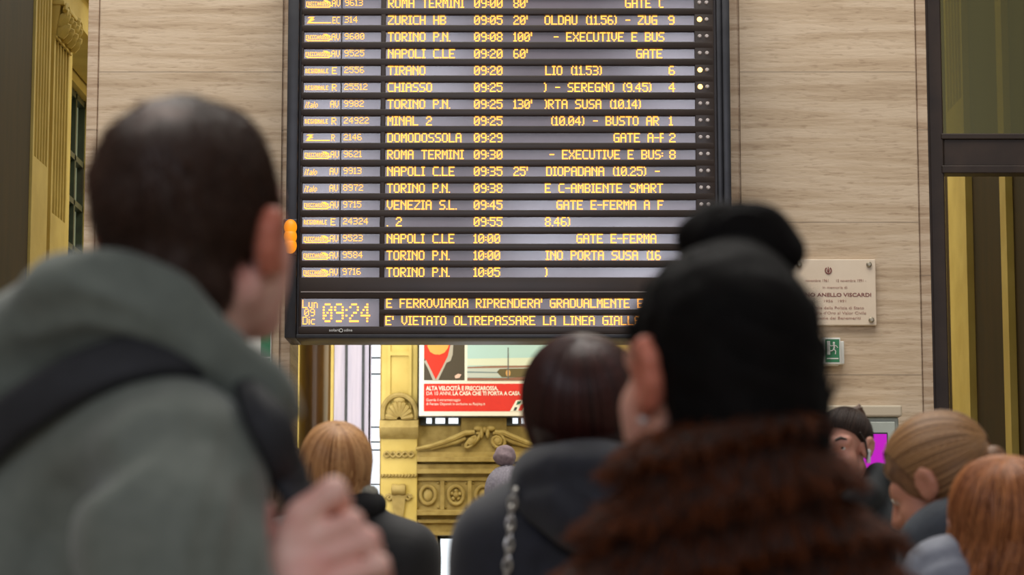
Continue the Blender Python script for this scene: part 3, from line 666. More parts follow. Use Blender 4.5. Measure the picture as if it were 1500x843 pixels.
def sdf_mesh(prims, vox, k=.03, disp=None, marg=.03):
    lo, hi = [], []
    for p in prims:
        if p[5] != 'u': continue
        if p[0] == 'c':
            for c, r in ((p[1], p[3]), (p[2], p[4])): lo.append(c-r); hi.append(c+r)
        else: R = p[2].max(); lo.append(p[1]-R); hi.append(p[1]+R)
    lo = np.min(lo, 0)-marg; hi = np.max(hi, 0)+marg
    n = np.ceil((hi-lo)/vox).astype(int)+1
    ax_ = [lo[i]+vox*np.arange(n[i]) for i in range(3)]
    F = np.full(n, 1.0, dtype=np.float64)
    for p in prims:
        sl = [slice(0, n[i]) for i in range(3)]
        if p[5] == 'u' or p[0] == 'e':
            if p[0] == 'c': a = np.minimum(p[1]-p[3], p[2]-p[4]); b = np.maximum(p[1]+p[3], p[2]+p[4])
            else: R = p[2].max(); a, b = p[1]-R, p[1]+R
            a = a-k*1.5-marg; b = b+k*1.5+marg
            sl = [slice(max(0, int((a[i]-lo[i])/vox)), max(0, min(n[i], int((b[i]-lo[i])/vox)+2))) for i in range(3)]
            if any(s_.stop <= s_.start for s_ in sl): continue
        g = np.stack(np.meshgrid(*[ax_[i][sl[i]] for i in range(3)], indexing='ij'), -1)
        d = prim_eval(p, g); f = F[tuple(sl)]
        if p[5] == 'u':
            h = np.maximum(k-np.abs(f-d), 0)/k; F[tuple(sl)] = np.minimum(f, d)-h*h*k*.25
        else:
            e = d if p[0] == 'h' else -d; kk = k*.5
            h = np.maximum(kk-np.abs(f-e), 0)/kk; F[tuple(sl)] = np.maximum(f, e)+h*h*kk*.25
    if disp is not None:
        idx = np.abs(F) < .08
        ii = np.nonzero(idx); P = np.stack([ax_[i][ii[i]] for i in range(3)], -1)
        F[ii] += disp(P)
    for a in range(3):                       # closed at the border of the grid
        s0 = [slice(None)]*3; s0[a] = 0; F[tuple(s0)] = np.maximum(F[tuple(s0)], .01); s0[a] = -1; F[tuple(s0)] = np.maximum(F[tuple(s0)], .01)
    ins = F < 0; cs = tuple(np.array(n)-1)
    cnt = np.zeros(cs); acc = np.zeros(cs+(3,))
    for a in range(3):
        s0 = [slice(None)]*3; s1 = [slice(None)]*3; s0[a] = slice(0, -1); s1[a] = slice(1, None)
        A, B = F[tuple(s0)], F[tuple(s1)]; cr = (A < 0) != (B < 0)
        t = np.where(cr, A/np.where(cr, A-B, 1), 0)
        b, c = [q for q in range(3) if q != a]
        for db in (0, 1):
            for dc in (0, 1):
                q = [slice(None)]*3; q[b] = slice(db, db+cs[b]); q[c] = slice(dc, dc+cs[c])
                m_ = cr[tuple(q)]; cnt += m_
                acc[..., a] += np.where(m_, t[tuple(q)], 0); acc[..., b] += m_*db; acc[..., c] += m_*dc
    act = cnt > 0; vid = np.full(cs, -1); vid[act] = np.arange(act.sum())
    base = np.stack(np.nonzero(act), -1); verts = lo + vox*(base + acc[act]/cnt[act][:, None])
    faces = []
    for a in range(3):
        b, c = (a+1) % 3, (a+2) % 3
        s0 = [slice(None)]*3; s1 = [slice(None)]*3; s0[a] = slice(0, -1); s1[a] = slice(1, None)
        A, B = ins[tuple(s0)], ins[tuple(s1)]
        for flip, sel in ((0, A & ~B), (1, ~A & B)):
            e = np.stack(np.nonzero(sel), -1)
            e = e[(e[:, b] > 0) & (e[:, c] > 0) & (e[:, b] < n[b]-1) & (e[:, c] < n[c]-1)]
            def g(db, dc):
                q = e.copy(); q[:, b] -= db; q[:, c] -= dc; return vid[q[:, 0], q[:, 1], q[:, 2]]
            f = np.stack([g(1, 1), g(0, 1), g(0, 0), g(1, 0)], -1)
            faces.append(f[:, ::-1] if flip else f)
    f = np.concatenate(faces); f = f[(f >= 0).all(1)]
    return verts, f
def sdf_obj(name, prims, mt, parent=None, vox=.008, k=.03, disp=None, label=None):
    v, f = sdf_mesh(prims, vox, k, disp); return meshobj(name, v, f, mt, parent, True, label)
def vnoise(P, s, seed=0):
    """cheap smooth noise in -1..1 from sines"""
    r = np.random.default_rng(seed); out = 0
    for i in range(6):
        a = r.normal(size=3); a /= np.linalg.norm(a); out = out + np.sin(P@a*s*(1+.5*i/3)+r.uniform(0, 6.28))
    return out/3.2
def tubes(name, paths, rad, mt, parent=None, n=3, label=None):
    """paths (N,K,3), rad (N,K): one mesh of N tapered strands"""
    N_, K_ = paths.shape[:2]
    T = np.gradient(paths, axis=1); T /= np.linalg.norm(T, axis=-1, keepdims=True)+1e-9
    T0 = T[:, 0]; ref = np.where(np.abs(T0[:, 2:3]) > .9, V(1, 0, 0), V(0, 0, 1)); u = np.cross(T0, ref); U = np.zeros_like(T)
    for i in range(K_):                       # carry the frame along the strand
        u = u-T[:, i]*(u*T[:, i]).sum(1, keepdims=True); u /= np.linalg.norm(u, axis=1, keepdims=True)+1e-9; U[:, i] = u
    Q = np.cross(T, U)
    a = 2*pi*np.arange(n)/n
    v = paths[:, :, None]+rad[:, :, None, None]*(np.cos(a)[:, None]*U[:, :, None]+np.sin(a)[:, None]*Q[:, :, None])
    idx = np.arange(N_*K_*n).reshape(N_, K_, n)
    A = idx[:, :-1]; B = idx[:, 1:]; f = np.stack([A, np.roll(A, -1, 2), np.roll(B, -1, 2), B], -1).reshape(-1, 4)
    return meshobj(name, v.reshape(-1, 3), f, mt, parent, True, label)
def rotm(yaw=0, pitch=0, roll=0):
    """yaw: + turns the face to the right (+x); pitch: + looks up; roll: + leans the crown to the right"""
    y, p, r = [math.radians(q) for q in (yaw, pitch, roll)]
    Rz = np.array([[math.cos(y), math.sin(y), 0], [-math.sin(y), math.cos(y), 0], [0, 0, 1]])
    Rx = np.array([[1, 0, 0], [0, math.cos(p), -math.sin(p)], [0, math.sin(p), math.cos(p)]])
    Ry = np.array([[math.cos(r), 0, math.sin(r)], [0, 1, 0], [-math.sin(r), 0, math.cos(r)]])
    return Rz@Ry@Rx
class Head:
    ear_k = 1.0; ear_z = 0.0
    """face along local +y, up +z; o: point between the ears"""
    def __init__(s, o, yaw=0, pitch=0, roll=0, sc=1): s.o, s.R, s.sc = V(*o), rotm(yaw, pitch, roll), sc
    def p(s, x, y, z): return s.o + s.R@(V(x, y, z)*s.sc)
    def e(s, c, r, op='u', extra=None): return ell(s.p(*c), V(*r)*s.sc, s.R if extra is None else s.R@extra, op)
    def c(s, a, b, ra, rb=None): return cap(s.p(*a), s.p(*b), ra*s.sc, (rb if rb is not None else ra)*s.sc)
    def h(s, n, d): nn = s.R@V(*n); return half(nn, d*s.sc+nn@s.o)
    def prims(s, neck_to, neck_r=.054):
        P = [s.e((0, -.012, .032), (.074, .094, .084)), s.e((0, .032, -.05), (.056, .056, .066)), s.e((0, .048, .01), (.06, .045, .06)),
             s.c((-.022, .074, -.098), (.022, .074, -.098), .020), s.c((0, .094, .012), (0, .114, -.032), .008, .013), s.c((-.013, .096, -.034), (.013, .096, -.034), .009),
             s.c((-.045, .074, .026), (-.012, .088, .022), .011), s.c((.045, .074, .026), (.012, .088, .022), .011),
             s.e((-.038, .066, -.03), (.024, .022, .024)), s.e((.038, .066, -.03), (.024, .022, .024)),
             s.c((-.020, .089, -.066), (.020, .089, -.066), .008), s.c((-.017, .088, -.076), (.017, .088, -.076), .009),
             s.c((-.046, .0, -.060), (-.026, .055, -.092), .022, .022), s.c((.046, .0, -.060), (.026, .055, -.092), .022, .022),
             s.c((-.045, .080, .013), (-.018, .087, .013), .0065), s.c((.045, .080, .013), (.018, .087, .013), .0065),
             s.e((-.034, .052, -.050), (.030, .034, .046)), s.e((.034, .052, -.050), (.030, .034, .046))]
        P += [cap(s.p(0, -.018, -.05), neck_to, .056*s.sc, neck_r)]
        return P
    def ear(s, sd):
        q = s.ear_k; t = lambda y, z, x=0: (sd*(.074+x*q), y*q, z*q+s.ear_z)
        pts = [t(.014, -.018), t(.016, .006, .006), t(.006, .026, .013), t(-.010, .030, .018), t(-.022, .016, .020), t(-.022, -.006, .017), t(-.012, -.024, .011), t(.004, -.036, .006)]
        P = [s.c(pts[i], pts[i+1], r, r2) for i, (r, r2) in enumerate(zip((.005, .0055, .006, .006, .006, .006, .0065), (.0055, .006, .006, .006, .006, .0065, .008)))]
        P += [s.e((sd*.078, -.006*q, -.004*q+s.ear_z), (.006, .018*q, .026*q)), s.c(t(.012, -.016, .002), t(.010, -.022, .004), .006)]
        return P
def eyes(hd, parent, iris):
    we = bpy.data.materials.get('eye_white') or mat('eye_white', lin(225, 220, 214), rough=.2)
    for sd in (-1, 1):
        c = hd.p(sd*.031, .0785, .003)
        e = MB().ball(c, .0112*hd.sc, 2).build('eye', we, parent, True)
        d = hd.R@V(0, 1, 0); MB().ball(c+d*.0072*hd.sc, .0060*hd.sc, 2).build('iris', iris, e, True)
def legs_prims(hip, yaw, wid=.09, zfoot=0.0, rs=(.085, .058, .045)):
    R = rotm(yaw); out = []
    for s in (-1, 1):
        a = hip+R@V(s*wid, 0, 0); kx_ = V(a[0], a[1], hip[2]*.53)+R@V(0, .02, 0); an = V(a[0], a[1], .09)
        out.append((cap(a, kx_, rs[0], rs[1]), cap(kx_, an, rs[1]*.95, rs[2])))
    return out
def footwear(hip, yaw, parent, mt, wid=.09):
    R = rotm(yaw)
    for s in (-1, 1):
        a = V(hip[0], hip[1], 0)+R@V(s*wid, 0, 0)
        P = [cap(a+V(0, 0, .10), a+V(0, 0, .055), .045, .046), cap(a+R@V(0, -.02, 0)+V(0, 0, .045), a+R@V(0, .14, 0)+V(0, 0, .038), .043, .036), half((0, 0, -1), -.004)]
        sdf_obj('shoe', P, mt, parent, .008, .02)
def hair_paths(hd, N_, crown, radii, ctr, thmax, hang=lambda ph: 0, K1=9, K2=8, jit=.05, curl=.0, wave=0, wfreq=60, flare=0, skip_front=None, th0=(.03, .14), tuck=0, lock=0):
    r = np.random.default_rng(int(abs(hd.o[0])*1e4) % 9973+N_)
    c = V(*crown); c /= np.linalg.norm(c); e1 = V(0, -1, 0)-c*(V(0, -1, 0)@c); e1 /= np.linalg.norm(e1); e2 = np.cross(e1, c)   # ph=0 back, ph>0 to the right
    if e2[0] < 0: e2 = -e2
    ph = r.uniform(-pi, pi, N_)
    if lock: 
        nl = lock; cen = r.uniform(-pi, pi, nl); which = r.integers(0, nl, N_); ph = cen[which]+r.normal(0, .10, N_)
        ph = (ph+pi) % (2*pi)-pi
    th_end = np.array([thmax(q) for q in ph]) ; t0 = r.uniform(th0[0], th0[1], N_)*th_end; jt = r.uniform(-.08, 1, N_)*jit
    hg = np.array([hang(q) for q in ph])*r.uniform(.78, 1.06, N_)
    s = np.linspace(0, 1, K1)[None]; th = t0[:, None]+(th_end-t0)[:, None]*s
    phk = ph[:, None]+.0*s
    D = np.cos(th)[..., None]*c + np.sin(th)[..., None]*(np.cos(phk)[..., None]*e1+np.sin(phk)[..., None]*e2)
    bulge = 1+jt[:, None]*np.clip(th/.8, 0, 1)
    pts = V(*ctr)+D*V(*radii)*bulge[..., None]
    if K2 and hg.max() > 0:
        end = pts[:, -1]; dn = hd.R.T@V(0, 0, -1); out = D[:, -1].copy(); out -= dn*(out@dn)[:, None]; out /= np.linalg.norm(out, axis=1, keepdims=True)+1e-9
        u = np.linspace(0, 1, K2+1)[1:][None]
        tan0 = pts[:, -1]-pts[:, -2]; tan0 /= np.linalg.norm(tan0, axis=1, keepdims=True)
        blend = np.exp(-u*4)[..., None]
        lateral = flare*u-tuck*u**2
        seg = end[:, None]+dn*(hg[:, None]*u)[..., None]+out[:, None]*(lateral*hg[:, None])[..., None]+(tan0-dn)[:, None]*(.02*(1-blend))*np.clip(hg/.03, 0, 1)[:, None, None]
        pts = np.concatenate([pts, seg], 1)
    if wave:
        K_ = pts.shape[1]; q = np.linspace(0, 1, K_)[None]
        lp = (which*1.7)[:, None] if lock else r.uniform(0, 6.28, (N_, 1))
        A = wave*q**1.5; side = np.stack([np.cos(ph), np.sin(ph), 0*ph], -1)
        pts = pts+side[:, None]*(A*np.sin(wfreq*q*.25+lp))[..., None]; pts[..., 1] += A*np.cos(wfreq*q*.25+lp)
    if skip_front is not None: pts = pts[[not skip_front(q) for q in ph]]
    wpts = hd.o+(pts*hd.sc)@hd.R.T
    return wpts
def strand_rad(P, r0): 
    K_ = P.shape[1]; t = np.linspace(0, 1, K_); return np.ones((P.shape[0], 1))*(r0*(.55+.45*np.sin(pi*np.clip(t*.9+.12, 0, 1))))[None]
def fur(v, f, N_, length, r0, flow, jitter=.5, lift=.45, seed=1, sel=None, K_=3, dens=None):
    """short strands rooted on a mesh"""
    r = np.random.default_rng(seed); A, B, C, D = [v[f[:, i]] for i in range(4)]
    nr = np.cross(C-A, D-B); ar = np.linalg.norm(nr, axis=1)+1e-12; nr /= ar[:, None]; cen = (A+B+C+D)/4
    wt = ar.copy()
    if sel is not None: wt = wt*sel(cen)
    i = r.choice(len(f), N_, p=wt/wt.sum()); u, q = r.random((2, N_, 1))
    P0 = (A[i]*(1-u)+B[i]*u)*(1-q)+(D[i]*(1-u)+C[i]*u)*q; n_ = nr[i]
    d = flow(P0); d = d-n_*(d*n_).sum(1, keepdims=True); d /= np.linalg.norm(d, axis=1, keepdims=True)+1e-9
    d = d+n_*lift+r.normal(0, jitter, d.shape)*.5; d /= np.linalg.norm(d, axis=1, keepdims=True)
    L_ = length*r.uniform(.6, 1.1, (N_, 1)); t = np.linspace(0, 1, K_)
    P = P0[:, None]-n_[:, None]*.002+d[:, None]*(L_*t)[..., None]
    P[:, :, 2] -= .25*L_*t**2
    return P, np.ones((N_, 1))*(r0*(1-.75*t))[None]
M_skin = mat('skin', lin(224, 168, 148), lin(212, 150, 130), .5, scale=14, sss=.15)
M_skin_ruddy = mat('skin_ruddy', lin(246, 200, 184), lin(232, 166, 152), .5, scale=22, sss=.06)
M_skin_ear = mat('skin_ear', lin(214, 134, 108), lin(196, 112, 88), .5, scale=20, sss=.2)
M_trousers = mat('dark_trousers', lin(40, 42, 50), lin(32, 34, 42), .8, scale=20); M_jeans = mat('blue_jeans', lin(52, 62, 84), lin(42, 50, 70), .85, scale=20)
M_shoe = mat('dark_shoe', lin(34, 30, 28), rough=.5)
M_iris = mat('brown_iris', lin(60, 40, 26), rough=.2)
def person(label, hd, hip, yaw, neck_to, arms=(), hands=(), skin=M_skin, trousers=M_trousers, neck_r=.054, extra=(), vox=.006, ear_mat=None):
    """root at the feet; body = one continuous skin; trousers and shoes as clothing"""
    o = root('person', (hip[0], hip[1], 0), label, 'person')
    P = hd.prims(neck_to, neck_r)
    P += hd.ear(-1)+hd.ear(1)
    R = rotm(yaw); neck_to = V(*neck_to); hip = V(*hip)
    P += [cap(neck_to-V(0, 0, .09), (neck_to+hip)/2, .072, .095), cap((neck_to+hip)/2, hip, .10, .11)]
    for s in (-1, 1): P.append(cap(neck_to-V(0, 0, .05), neck_to+R@V(s*.115, 0, -.13), .05, .042))
    for lp in legs_prims(hip, yaw, rs=(.07, .05, .038)): P += list(lp)
    for a in arms: P += a
    P += list(extra)
    v, f = sdf_mesh(P, vox, .014)
    for hp_ in hands:
        v2, f2 = sdf_mesh(hp_, .0035, .006); f = np.concatenate([f, f2+len(v)]); v = np.concatenate([v, v2])
    b = meshobj('body', v, f, skin, o, True)
    if ear_mat is not None:
        b.data.materials.append(ear_mat); me = b.data; n = len(me.polygons); c = np.zeros(n*3); me.polygons.foreach_get('center', c)
        q = (c.reshape(-1, 3)-hd.o)@hd.R/hd.sc
        me.polygons.foreach_set('material_index', ((np.abs(q[:, 0]) > .076) & (np.abs(q[:, 1]) < .04) & (np.abs(q[:, 2]) < .05)).astype(np.int32))
    Q = [ell(hip+V(0, 0, .02), (.165, .125, .13), R)]
    for lp in legs_prims(hip, yaw, rs=(.095, .072, .062)): Q += list(lp)
    sdf_obj('trousers', Q, trousers, o, .014, .03); footwear(hip, yaw, o, M_shoe)
    return o
def pxd(px, py, d): return W(px, py, d)
def pr(px, py, d, rpx): return W(px, py, d), rpx*d/FPX
def pchain(lst):
    q = [pr(*a) for a in lst]; return chain([a[0] for a in q], [a[1] for a in q])
# ------------------------------------------------------------------ people
def ray_hit(prims, k, px, py, d0=1.3, d1=3.2):
    d = d0
    for _ in range(160):
        P = W(px, py, d); s_ = sdf_eval(prims, P[None], k)[0]
        if s_ < .0008: return P
        d += max(s_*.7, .0008)
        if d > d1: return None
def sdf_normal(prims, k, P):
    e = .004; g = [sdf_eval(prims, np.array([P+e*np.eye(3)[i], P-e*np.eye(3)[i]]), k) for i in range(3)]
    n = np.array([a[0]-a[1] for a in g]); return n/(np.linalg.norm(n)+1e-9)
def resample(P, n):
    P = np.array(P); t = np.concatenate([[0], np.cumsum(np.linalg.norm(np.diff(P, axis=0), axis=1))]); u = np.linspace(0, t[-1], n)
    Q = np.stack([np.interp(u, t, P[:, i]) for i in range(3)], -1)
    for _ in range(2): Q[1:-1] = (Q[:-2]+2*Q[1:-1]+Q[2:])/4
    return Q
def band(name, P, N_, width, thick, mt, parent, label=None):
    T = np.gradient(P, axis=0); T /= np.linalg.norm(T, axis=1, keepdims=True); S_ = np.cross(T, N_); S_ /= np.linalg.norm(S_, axis=1, keepdims=True); N_ = np.cross(S_, T)
    prof = [(-.5, 0), (-.47, .8), (-.3, 1), (.3, 1), (.47, .8), (.5, 0)]
    v = np.stack([P+S_*(a*width)+N_*(b*thick) for a, b in prof], 1); n, m_ = v.shape[:2]; idx = np.arange(n*m_).reshape(n, m_)
    f = np.stack([idx[:-1], np.roll(idx, -1, 1)[:-1], np.roll(idx, -1, 1)[1:], idx[1:]], -1).reshape(-1, 4)
    return meshobj(name, v.reshape(-1, 3), f, mt, parent, True, label)
def grooves(prims, k, lines, depth=.010, wid=.013, spans=(1.3, 3.2)):
    segs = []
    for ln in lines:
        h = [ray_hit(prims, k, x, y, *spans) for x, y in ln]; h = [q for q in h if q is not None]
        segs += list(zip(h, h[1:]))
    def g(P):
        out = np.zeros(len(P))
        for a, b in segs:
            ab = b-a; t = np.clip(((P-a)@ab)/(ab@ab+1e-9), 0, 1); d = np.linalg.norm(P-a-t[:, None]*ab, axis=1)
            out = np.maximum(out, depth*np.exp(-(d/wid)**2))
        return out
    return g
# ======== man in the green-grey hooded jacket
M_jacket = mat('grey_green_jacket', lin(112, 118, 109), lin(102, 109, 100), .75, scale=60, bump=.08, bscale=220, sheen=.25)
M_hood = mat('grey_green_hood', lin(104, 111, 102), lin(95, 102, 94), .8, scale=60, bump=.08, bscale=220, sheen=.2)
M_strap = mat('black_webbing', lin(36, 37, 42), lin(28, 29, 33), .7, scale=80)
M_manhair = hairmat('dark_brown_short_hair', lin(50, 34, 26), lin(92, 66, 52), .6, .15)
def capmat(name, c1, c2, centre, r0, r1):
    """scalp under short hair: skin-toned where the crown thins out"""
    m = mat(name, c1, c1, .6); nt = m.node_tree; N, L = nt.nodes, nt.links
    tc = N.new('ShaderNodeTexCoord'); vm = N.new('ShaderNodeVectorMath'); vm.operation = 'DISTANCE'; vm.inputs[1].default_value = centre; L.new(tc.outputs['Object'], vm.inputs[0])
    nz = N.new('ShaderNodeTexNoise'); nz.inputs['Scale'].default_value = 28
    ad = N.new('ShaderNodeMath'); ad.operation = 'MULTIPLY_ADD'; ad.inputs[1].default_value = .05; L.new(tc.outputs['Object'], nz.inputs['Vector']); L.new(nz.outputs['Fac'], ad.inputs[0]); L.new(vm.outputs['Value'], ad.inputs[2])
    mr = N.new('ShaderNodeMapRange'); mr.inputs['From Min'].default_value = r0; mr.inputs['From Max'].default_value = r1; L.new(ad.outputs[0], mr.inputs['Value'])
    mx = N.new('ShaderNodeMix'); mx.data_type = 'RGBA'; mx.inputs['A'].default_value = c2; mx.inputs['B'].default_value = c1; L.new(mr.outputs[0], mx.inputs['Factor']); L.new(mx.outputs['Result'], N['Principled BSDF'].inputs['Base Color']); return m
hd = Head(W(285, 332, 2.2), 23, 12, 0, .965); hd.ear_k = .82; hd.ear_z = -.020
hipm = V(-.455, 2.30, .93)
hand = []
def hc(pts): hand.extend(pchain(pts))
dH = 2.06
hc([(432, 905, dH+.03, 50), (442, 850, dH+.01, 50), (448, 808, dH+.010, 34), (454, 786, dH+.012, 22)])            # wrist, back of the hand
hc([(432, 905, dH+.03, 50), (466, 868, dH+.014, 42), (486, 852, dH+.012, 22)]); hc([(442, 850, dH+.014, 48), (470, 824, dH+.012, 26)])
hc([(432, 905, dH+.03, 46), (424, 820, dH+.012, 38), (436, 782, dH+.006, 30), (445, 756, dH, 22)])
for a, b, c_, e_, r in (((440, 756), (488, 720), (496, 736), (456, 758), 20), ((458, 790), (516, 765), (521, 780), (476, 800), 16.5), ((478, 818), (541, 791), (546, 807), (498, 828), 16), ((494, 852), (556, 828), (560, 844), (508, 864), 15)):
    hc([(*a, dH, r+2.5), (*b, dH-.006, r)]); hc([(*b, dH-.006, r), (*c_, dH+.022, r-1), (*e_, dH+.046, r-3)])
hc([(412, 850, dH+.03, 30), (398, 800, dH+.035, 20), (386, 778, dH+.03, 16.5), (390, 748, dH+.02, 14)])      # thumb leaves the side of the palm
hand.extend(chain([pr(300, 1120, 2.0, 60)[0], pr(432, 905, dH+.03, 60)[0]], [.047, .031]))
MAN = person('man seen from behind in a grey-green hooded jacket looking up, fist clutching a strap', hd, hipm, 70, W(240, 590, 2.25), hands=[hand], skin=M_skin_ruddy, trousers=M_jeans, neck_r=.060, vox=.0045, ear_mat=M_skin_ear)
eyes(hd, MAN, M_iris)
crown = V(.012, -.055, .104); cw = hd.p(*crown)
cap_ = [hd.e((0, -.012, .034), (.0815, .1015, .0905)), hd.e((0, -.052, -.045), (.058, .052, .072)), hd.h((0, .87, -1), .034), hd.e((0, .105, -.02), (.068, .07, .12), 's')]
v, f = sdf_mesh(cap_, .004, .02, lambda P: .0022*vnoise(P, 90, 2))
M_scalp = capmat('scalp_hair', lin(58, 42, 34), lin(128, 94, 80), cw, .016, .052)
meshobj('hair', v, f, M_scalp, MAN, True)
c_ = hd.p(0, -.012, .034)
def flow_from(pole):
    def g(P): 
        d = P-pole; return d
    return g
P, r_ = fur(v, f, 15000, .017, .00065, flow_from(hd.p(.012, -.06, .13)), .35, .35, 5, sel=lambda c: np.clip((np.linalg.norm(c-cw, axis=1)-.012)/.045, .15, 1))
tubes('hair_tips', P, r_, M_manhair, bpy.data.objects[MAN.children[-1].name] if MAN.children[-1].name.startswith('hair') else MAN)
# jacket
JP = pchain([(250, 700, 2.06, 118), (246, 790, 2.03, 122), (262, 1000, 2.0, 116), (275, 1130, 2.0, 108)])          # right shoulder and sleeve
JP += pchain([(275, 1130, 2.0, 108), (372, 1000, 2.03, 84), (425, 925, 2.085, 66)])
JP += pchain([(190, 640, 2.2, 150), (140, 760, 2.24, 190), (110, 1000, 2.26, 215), (60, 1400, 2.3, 240)])                # trunk
JP += pchain([(70, 680, 2.24, 140), (10, 790, 2.26, 180), (0, 1100, 2.28, 210)]) + pchain([(290, 680, 2.3, 95), (265, 900, 2.32, 130), (200, 1300, 2.32, 170)])
JP += pchain([(120, 720, 2.40, 115), (150, 1000, 2.44, 110), (190, 1250, 2.46, 100)])
JP += pchain([(190, 640, 2.16, 135), (262, 690, 2.10, 118)])
fold = grooves(JP, .05, [[(238, 628), (160, 680), (90, 735), (66, 800), (60, 860)], [(258, 640), (222, 700), (196, 760), (178, 850)], [(345, 645), (326, 720), (310, 785), (300, 870)], [(300, 630), (268, 700), (240, 790), (228, 860)], [(370, 720), (352, 800), (345, 880)]], .024, .019)
v, f = sdf_mesh(JP, .007, .05, lambda P: fold(P)+.003*vnoise(P*V(1, 1, .5), 38, 3))
jk = meshobj('jacket', v, f, M_jacket, MAN, True)
HP = pchain([(-90, 620, 2.26, 110), (10, 528, 2.2, 72), (100, 444, 2.13, 60), (172, 442, 2.11, 60), (240, 466, 2.10, 52), (306, 522, 2.11, 45), (372, 578, 2.13, 44), (426, 606, 2.16, 16)])
HP += pchain([(312, 516, 2.17, 50), (360, 572, 2.25, 44), (405, 600, 2.22, 34)]) + pchain([(105, 456, 2.2, 68), (140, 476, 2.34, 72), (200, 540, 2.38, 80), (300, 590, 2.32, 60)])
hf = grooves(HP, .04, [[(30, 470), (110, 452), (200, 470), (270, 520)], [(0, 540), (120, 500), (230, 520), (320, 580)], [(210, 400), (270, 450), (320, 520), (380, 570)], [(140, 395), (215, 430), (268, 490)]], .016, .016)
v, f = sdf_mesh(HP+[hd.c((0, -.02, -.02), (0, -.03, -.16), .064)[:5]+('s',)] if False else HP, .006, .04, lambda P: hf(P)+.003*vnoise(P, 34, 8))
meshobj('hood', v, f, M_hood, MAN, True)
# backpack: its strap runs over the right shoulder down to the fist
BP = root('backpack', (-.71, 2.24, 1.02), "black backpack on the grey-green jacket, its padded strap crossing the man's shoulder", 'backpack')
sp_ = [(-170, 800), (-90, 735), (-40, 688), (10, 640), (62, 602), (118, 570), (185, 547), (250, 540), (300, 550), (338, 580), (364, 618), (386, 660)]
ALL = JP+HP[:0]
pts, nn = [], []
for x, y in sp_:
    h = ray_hit(JP, .05, x, y)
    if h is None: continue
    n_ = sdf_normal(JP, .05, h); pts.append(h+n_*.012); nn.append(n_)
pts = np.array(pts); tail = [W(408, 692, 2.10), W(428, 720, 2.09), W(446, 748, 2.09), W(452, 800, 2.09), W(440, 880, 2.10), W(400, 1000, 2.12), W(330, 1200, 2.2)]
Pb = resample(np.concatenate([pts, tail]), 70); tq = np.linspace(0, 1, 70); Nq = []
for p_ in Pb:
    q_ = sdf_normal(JP, .05, p_); tc_ = V(0, 0, CAMZ+.15)-p_; q_ = q_+.7*tc_/np.linalg.norm(tc_); Nq.append(q_/np.linalg.norm(q_))
Nq = np.array(Nq)
for _ in range(4): Nq[1:-1] = (Nq[:-2]+Nq[1:-1]+Nq[2:])/3
band('shoulder_strap', Pb, Nq, .046, .013, M_strap, BP)
Pt = Pb[28:46]; band('strap_padding', Pt+Nq[28:46]*.006, Nq[28:46], .036, .012, M_strap, BP)
R70 = rotm(70); cB = V(-.71, 2.24, 1.24)
sdf_obj('bag', [ell(cB, (.15, .10, .21), R70), ell(cB-V(0, 0, .08)+R70@V(0, -.05, 0), (.13, .09, .13), R70)], M_strap, BP, .012, .05)
finish(BP)
finish(MAN)

# ======== woman in the brown fur coat, black hair in a bun
M_fur = hairmat('brown_fur', lin(30, 15, 7), lin(128, 64, 24), .55, .25); M_furbase = mat('brown_fur_base', lin(52, 26, 12), lin(32, 16, 8), .8, scale=18)
M_black = mat('black_hair_mass', lin(16, 13, 12), lin(12, 10, 9), .7, scale=30, spec=.08); M_blackhair = hairmat('black_hair', lin(9, 8, 8), lin(22, 19, 18), .55, .15)
hd = Head(W(1046, 556, 2.3), -31, 6, 0, .95)
hipm = V(.215, 2.33, .92)
WF = person('woman in a brown fur coat with black hair piled in a bun', hd, hipm, -8, W(1085, 690, 2.31), skin=M_skin, vox=.005, ear_mat=M_skin_ear)
eyes(hd, WF, M_iris)
bun_c = W(1088, 358, 2.32)
cap_ = [hd.e((0, -.016, .036), (.0885, .108, .100)), hd.e((.004, -.055, -.03), (.080, .070, .09)), cap(hd.p(.01, -.06, -.07), W(1100, 655, 2.29), .066, .062), cap(hd.p(.025, -.05, -.03), W(1134, 640, 2.30), .048, .030), cap(hd.p(0, -.02, .06), bun_c, .054, .024), hd.h((0, .95, -.55), .035), hd.e((-.09, .03, -.05), (.036, .062, .07), 's'), hd.e((.09, .03, -.05), (.036, .06, .07), 's'), hd.e((0, .12, -.03), (.075, .07, .115), 's')]
v, f = sdf_mesh(cap_, .005, .03, lambda P: .0018*vnoise(P, 120, 3))
hm = meshobj('hair', v, f, M_black, WF, True)
P, r_ = fur(v, f, 8000, .045, .0008, lambda P: bun_c-P, .03, -.04, 6, K_=5); tubes('hair_strands', P, r_, M_blackhair, hm)
BN = [('c',)+cap(bun_c+a, bun_c+b, r)[1:] for a, b, r in ((V(-.018, 0, .004), V(.020, 0, .002), .033), (V(-.034, -.006, .006), V(-.012, -.012, .016), .022), (V(.012, -.012, .010), V(.040, -.008, -.012), .020), (V(0, 0, -.02), V(0, .01, -.055), .036), (V(-.03, 0, .012), V(-.046, 0, .004), .014))]
v, f = sdf_mesh(BN, .004, .018, lambda P: .0035*vnoise(P, 95, 5))
bn = meshobj('hair_bun', v, f, M_black, WF, True)
ang = RNG.uniform(0, 2*pi, 420); q = np.linspace(0, 1, 12)
PP = []
for a0 in ang:
    tilt = RNG.normal(0, .55); rr = RNG.uniform(.80, 1.05); t = a0+q*RNG.uniform(1.2, 3.2); cy = RNG.normal(0, .55)
    PP.append(np.stack([.045*rr*np.cos(t)*math.cos(cy*.6), .042*math.sin(cy)*np.sin(t*.5+tilt)-.020, .033*rr*np.sin(t)*math.cos(cy*.5)+.008*tilt], -1)+bun_c+V(0, .022, 0))
